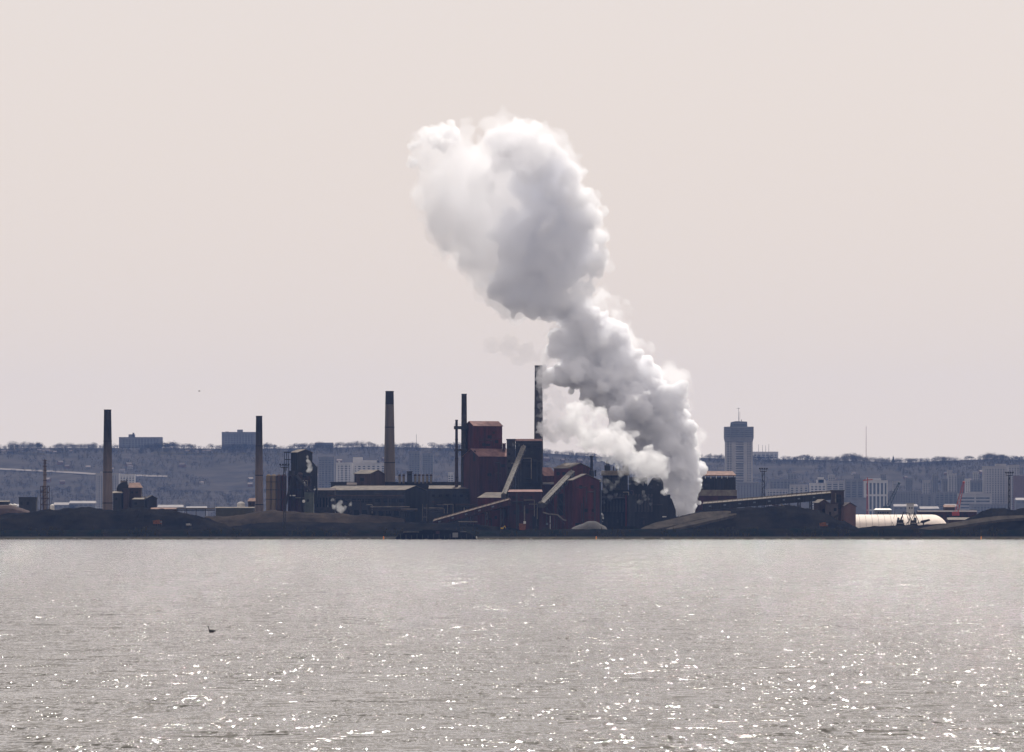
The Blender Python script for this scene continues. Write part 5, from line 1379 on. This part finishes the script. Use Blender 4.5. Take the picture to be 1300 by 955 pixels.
PY = 3850.0
main = [  # column out of the ground, leaning left as it climbs
    (866, 638, 18, -4), (884, 620, 10, 0),    (858, 626, 17, -4), (862, 640, 13, 0), (846, 606, 20, -4), (838, 588, 22, -4), (852, 645, 8, -6),
    (873, 634, 19, 0), (868, 616, 23, 0), (860, 596, 28, 0), (872, 590, 16, 8), (850, 576, 33, 0), (870, 566, 18, 0), (838, 556, 38, 5), (866, 545, 16, -6), (818, 540, 36, 0), (850, 530, 28, 6),
    (843, 510, 27, 0), (864, 514, 13, -5), (803, 516, 36, -8), (818, 494, 31, 5), (786, 494, 35, 0), (838, 490, 16, 0), (765, 486, 31, 0), (792, 466, 26, 0), (750, 466, 31, 8), (728, 472, 24, -5), (708, 472, 16, 4),
    (768, 442, 25, 0), (738, 438, 28, 8), (714, 438, 21, 0), (779, 426, 17, 0), (748, 412, 23, -5), (770, 408, 14, 6), (726, 402, 20, 0), (697, 477, 9, 0), (790, 446, 12, 0)]
rag = [  # torn thin steam round the column
    (845, 500, 40, 10), (800, 470, 42, 10), (770, 430, 42, 0), (750, 395, 38, 0), (870, 560, 28, 10), (780, 400, 24, 0), (725, 430, 36, -6), (880, 610, 18, 0), (835, 600, 26, -10), (765, 505, 26, -8), (700, 455, 18, 0), (795, 420, 14, 0)]
rim = [  # crisp sunlit shoulder of the head, top and right
    (640, 178, 20, 0), (652, 168, 16, 4), (668, 178, 20, -4), (690, 190, 20, 0), (706, 204, 20, 5), (724, 226, 19, 0), (736, 250, 20, -5), (748, 275, 19, 0), (757, 300, 15, 5), (764, 325, 12, 0), (752, 342, 14, -5),
    (628, 176, 13, 0), (676, 210, 24, 0), (650, 200, 22, -6), (716, 250, 22, 8), (745, 365, 13, 0), (732, 380, 14, 0), (712, 385, 18, 0), (528, 184, 9, 0), (540, 174, 12, 0), (556, 170, 12, 4), (574, 170, 13, 0), (526, 205, 9, 0), (560, 182, 12, -12)]
top = [  # big ragged head of the plume
    (690, 382, 28, 0), (660, 385, 26, 10), (632, 372, 24, 0), (705, 362, 34, -10), (672, 350, 45, 10), (640, 335, 42, -10), (610, 330, 34, 0), (735, 350, 28, 0), (640, 395, 14, 0),
    (700, 320, 55, 0), (742, 318, 30, 12), (600, 295, 44, 10), (570, 285, 34, -10), (640, 275, 60, 0), (700, 270, 52, 10), (735, 275, 28, -10), (762, 300, 14, 0), (768, 335, 12, 0),
    (560, 245, 38, 0), (590, 235, 52, 10), (660, 220, 52, 0), (700, 225, 40, 0), (548, 200, 32, 0), (575, 192, 32, 0), (612, 212, 28, 8), (648, 185, 38, 0), (685, 195, 36, 0),
    (650, 168, 20, 0), (710, 240, 32, 0), (535, 178, 14, 0), (632, 165, 16, 0)]
core = [  # dense core of the head, low and right; its shade is put into the colour
    (712, 392, 18, 0), (738, 388, 13, 0), (700, 400, 14, 0),    (690, 375, 26, 0), (662, 372, 26, 0), (640, 358, 24, 0), (705, 345, 34, 0), (675, 335, 36, 0), (720, 310, 34, 0), (690, 300, 40, 0), (655, 300, 28, 0), (715, 275, 32, 0), (690, 262, 30, 0), (740, 325, 20, 0),
    (670, 235, 24, 0), (700, 225, 24, 0)]
side = [(700, 538, 12, 0), (722, 540, 16, 0), (760, 578, 8, 0), (800, 594, 14, 0), (840, 606, 10, 6), (845, 622, 6, 6), (812, 606, 8, 0), (742, 516, 12, 0), (758, 530, 14, 0), (780, 548, 15, 0), (700, 520, 8, 0),  # brighter, thinner steam drifting left in front, from behind the ovens
    (826, 600, 14, 4), (808, 596, 14, -4), (838, 590, 16, 6), (826, 584, 16, 4), (815, 585, 18, 0), (795, 580, 16, 4), (790, 565, 20, 0), (770, 572, 14, 0), (768, 556, 20, 4), (752, 545, 22, 0), (735, 548, 16, -4),
    (735, 530, 17, 0), (718, 528, 15, 0), (712, 545, 16, 3), (748, 562, 14, 0), (700, 550, 12, 0), (800, 606, 6, 0), (775, 585, 8, 0), (728, 518, 9, 0)]
veil_ = [  # faint steam reaching the grey stack and hanging under the head
    (700, 560, 10, 0), (692, 545, 10, 0), (696, 525, 10, 0), (690, 505, 8, 0), (694, 488, 9, 0), (684, 470, 9, 0), (690, 455, 12, 0), (668, 448, 14, 0), (645, 440, 14, 0), (625, 440, 11, 0), (706, 500, 9, 0), (712, 512, 10, 0), (655, 458, 8, 0), (704, 535, 12, 0)]
sm1 = steam_mat("dense_white_steam", 0.48, col=(.9925, .9935, .999), ani=0.1)
sm2 = steam_mat("thin_white_steam", 0.042, col=(.993, .993, .998), ani=0.1)
sm2b = steam_mat("core_steam", 0.24, col=(.984, .987, .997), ani=0.1)  # greyer, bluer colour stands in for the shaded underside of the head
sm3 = steam_mat("bright_steam", 0.20, dens_hi=0.20, contrast=(0.09, 0.40, 0.62), col=(.998, .998, .998), ani=0.2)
sm4 = steam_mat("faint_steam", 0.02, col=(.99, .99, .99), ani=0.2)
plume = puffs("steam_plume", main, PY, 0.65, sm1, 3, amp=(0.34, 13.0, 4.0), kids=(0.22, 0.42))
def child(o, par): o.parent = par; o.location = Vector(o.location) - Vector(par.location)
child(puffs("steam_head", top, PY, 1.2, sm2, 5, amp=(0.4, 11.0, 3.8)), plume)
child(puffs("steam_shoulder", rim, PY - 6, 0.9, steam_mat("shoulder_steam", 0.16, col=(.997, .997, .999), ani=0.2), 17, amp=(0.4, 9.0, 3.4), kids=(0.25, 0.45)), plume)
child(puffs("steam_rags", rag, PY, 1.2, steam_mat("ragged_steam", 0.055, dens_hi=0.055, contrast=(0.06, 0.47, 0.62), col=(.998, .998, .998), ani=0.3), 19, amp=(0.4, 12.0, 4.0), kids=(0.25, 0.45)), plume)
child(puffs("steam_core", core, PY, 1.5, sm2b, 8, amp=(0.42, 11.0, 3.8)), plume)
tag(plume, "towering white steam plume rising behind the coal road and leaning left over the works", "steam plume")
sp_ = puffs("steam_plume", side, 3704.0, 0.6, sm3, 11, amp=(0.42, 6.5, 2.4))
tag(sp_, "low bright white steam drifting left from the coke ovens towards the grey stack", "steam plume")
vp = puffs("steam_veil", veil_, 3790.0, 0.9, sm4, 13, amp=(0.35, 5.0, 2.0)); child(vp, sp_)
def small_steam(label, spec, Y, dens, seed, vox=0.4, con=(0.22, 0.36, 0.58)):
    o = puffs("steam_wisp", spec, Y, vox, steam_mat("wisp_steam_%d" % seed, dens, dens_hi=dens, contrast=con, col=(.998, .998, .998), ani=0.2), seed, sub=7, amp=(0.35, 2.2, 0.9))
    return tag(o, label, "steam")
small_steam("white steam wisp rising on the right side of the black blast furnace", [(392, 597, 4, 0), (393, 591, 3.6, 0), (391, 585, 3, 0), (390, 580, 2, 0), (395, 594, 2.4, 0)], 3758, .16, 21)
small_steam("small white puff low on the blast furnace's right side", [(387, 613, 1.6, 0), (388, 617, 2, 0), (399, 622, 2, 0), (399.5, 618, 1.4, 0)], 3756, .2, 22, .3)
small_steam("bright white steam puffs on the ground in front of the left long shed", [(433, 647, 5, 0), (430, 642, 4, 0), (424, 643, 3.4, 0), (438, 645, 3.4, 0), (444, 641, 3, 0), (433, 637, 3, 0), (422, 634, 3, 0), (417, 644, 2, 0), (431, 630, 2, 0), (446, 638, 1.6, 0)], 3725, .12, 23)
small_steam("narrow white steam jet right of the grey gravel heap", [(765, 662, 1.5, 0), (765, 658, 1.7, 0), (765, 654, 1.9, 0), (764.5, 652.5, 1.3, 0)], 3600, .35, 24, .3)
small_steam("smoky white wisps in front of the coke battery deck", [(770, 612, 5, 0), (768, 624, 4, 0), (778, 618, 5, 0), (774, 632, 4, 0), (788, 604, 4, 0), (784, 610, 4, 0), (766, 638, 3, 0), (782, 628, 3, 0), (812, 638, 4, 0), (820, 632, 4.5, 0), (826, 640, 3, 0), (816, 625, 3, 0), (765, 600, 4, 0)], 3708, .045, 25)
small_steam("steam wisp wrapping the upper right side of the tall grey stack", [(687, 470, 6, 0), (686, 478, 6, 0), (688, 486, 6, 0), (686, 495, 5, 0), (690, 505, 6, 0), (685, 515, 4, 0), (690, 525, 6, 0), (684, 540, 4, 0), (690, 545, 7, 0), (683, 470, 4, 0), (694, 555, 7, 0), (682, 528, 3, 0)], 3785, .10, 27)
small_steam("dense steam hiding the middle of the upper grey stack", [(687, 474, 6, 0), (686, 482, 7, 0), (692, 488, 7, 0), (684, 490, 4, 0), (690, 468, 5, 0), (686, 541, 5, 0), (691, 536, 4, 0), (684, 548, 4, 0), (690, 549, 6, 0), (697, 480, 7, 0)], 3782, .30, 28, con=None)
small_steam("thin wisp leaking at the top left corner of the black coal tower", [(655, 561, 3, 0), (652, 565, 2.4, 0), (659, 565, 2.4, 0), (650, 559, 2, 0)], 3694, .05, 26)
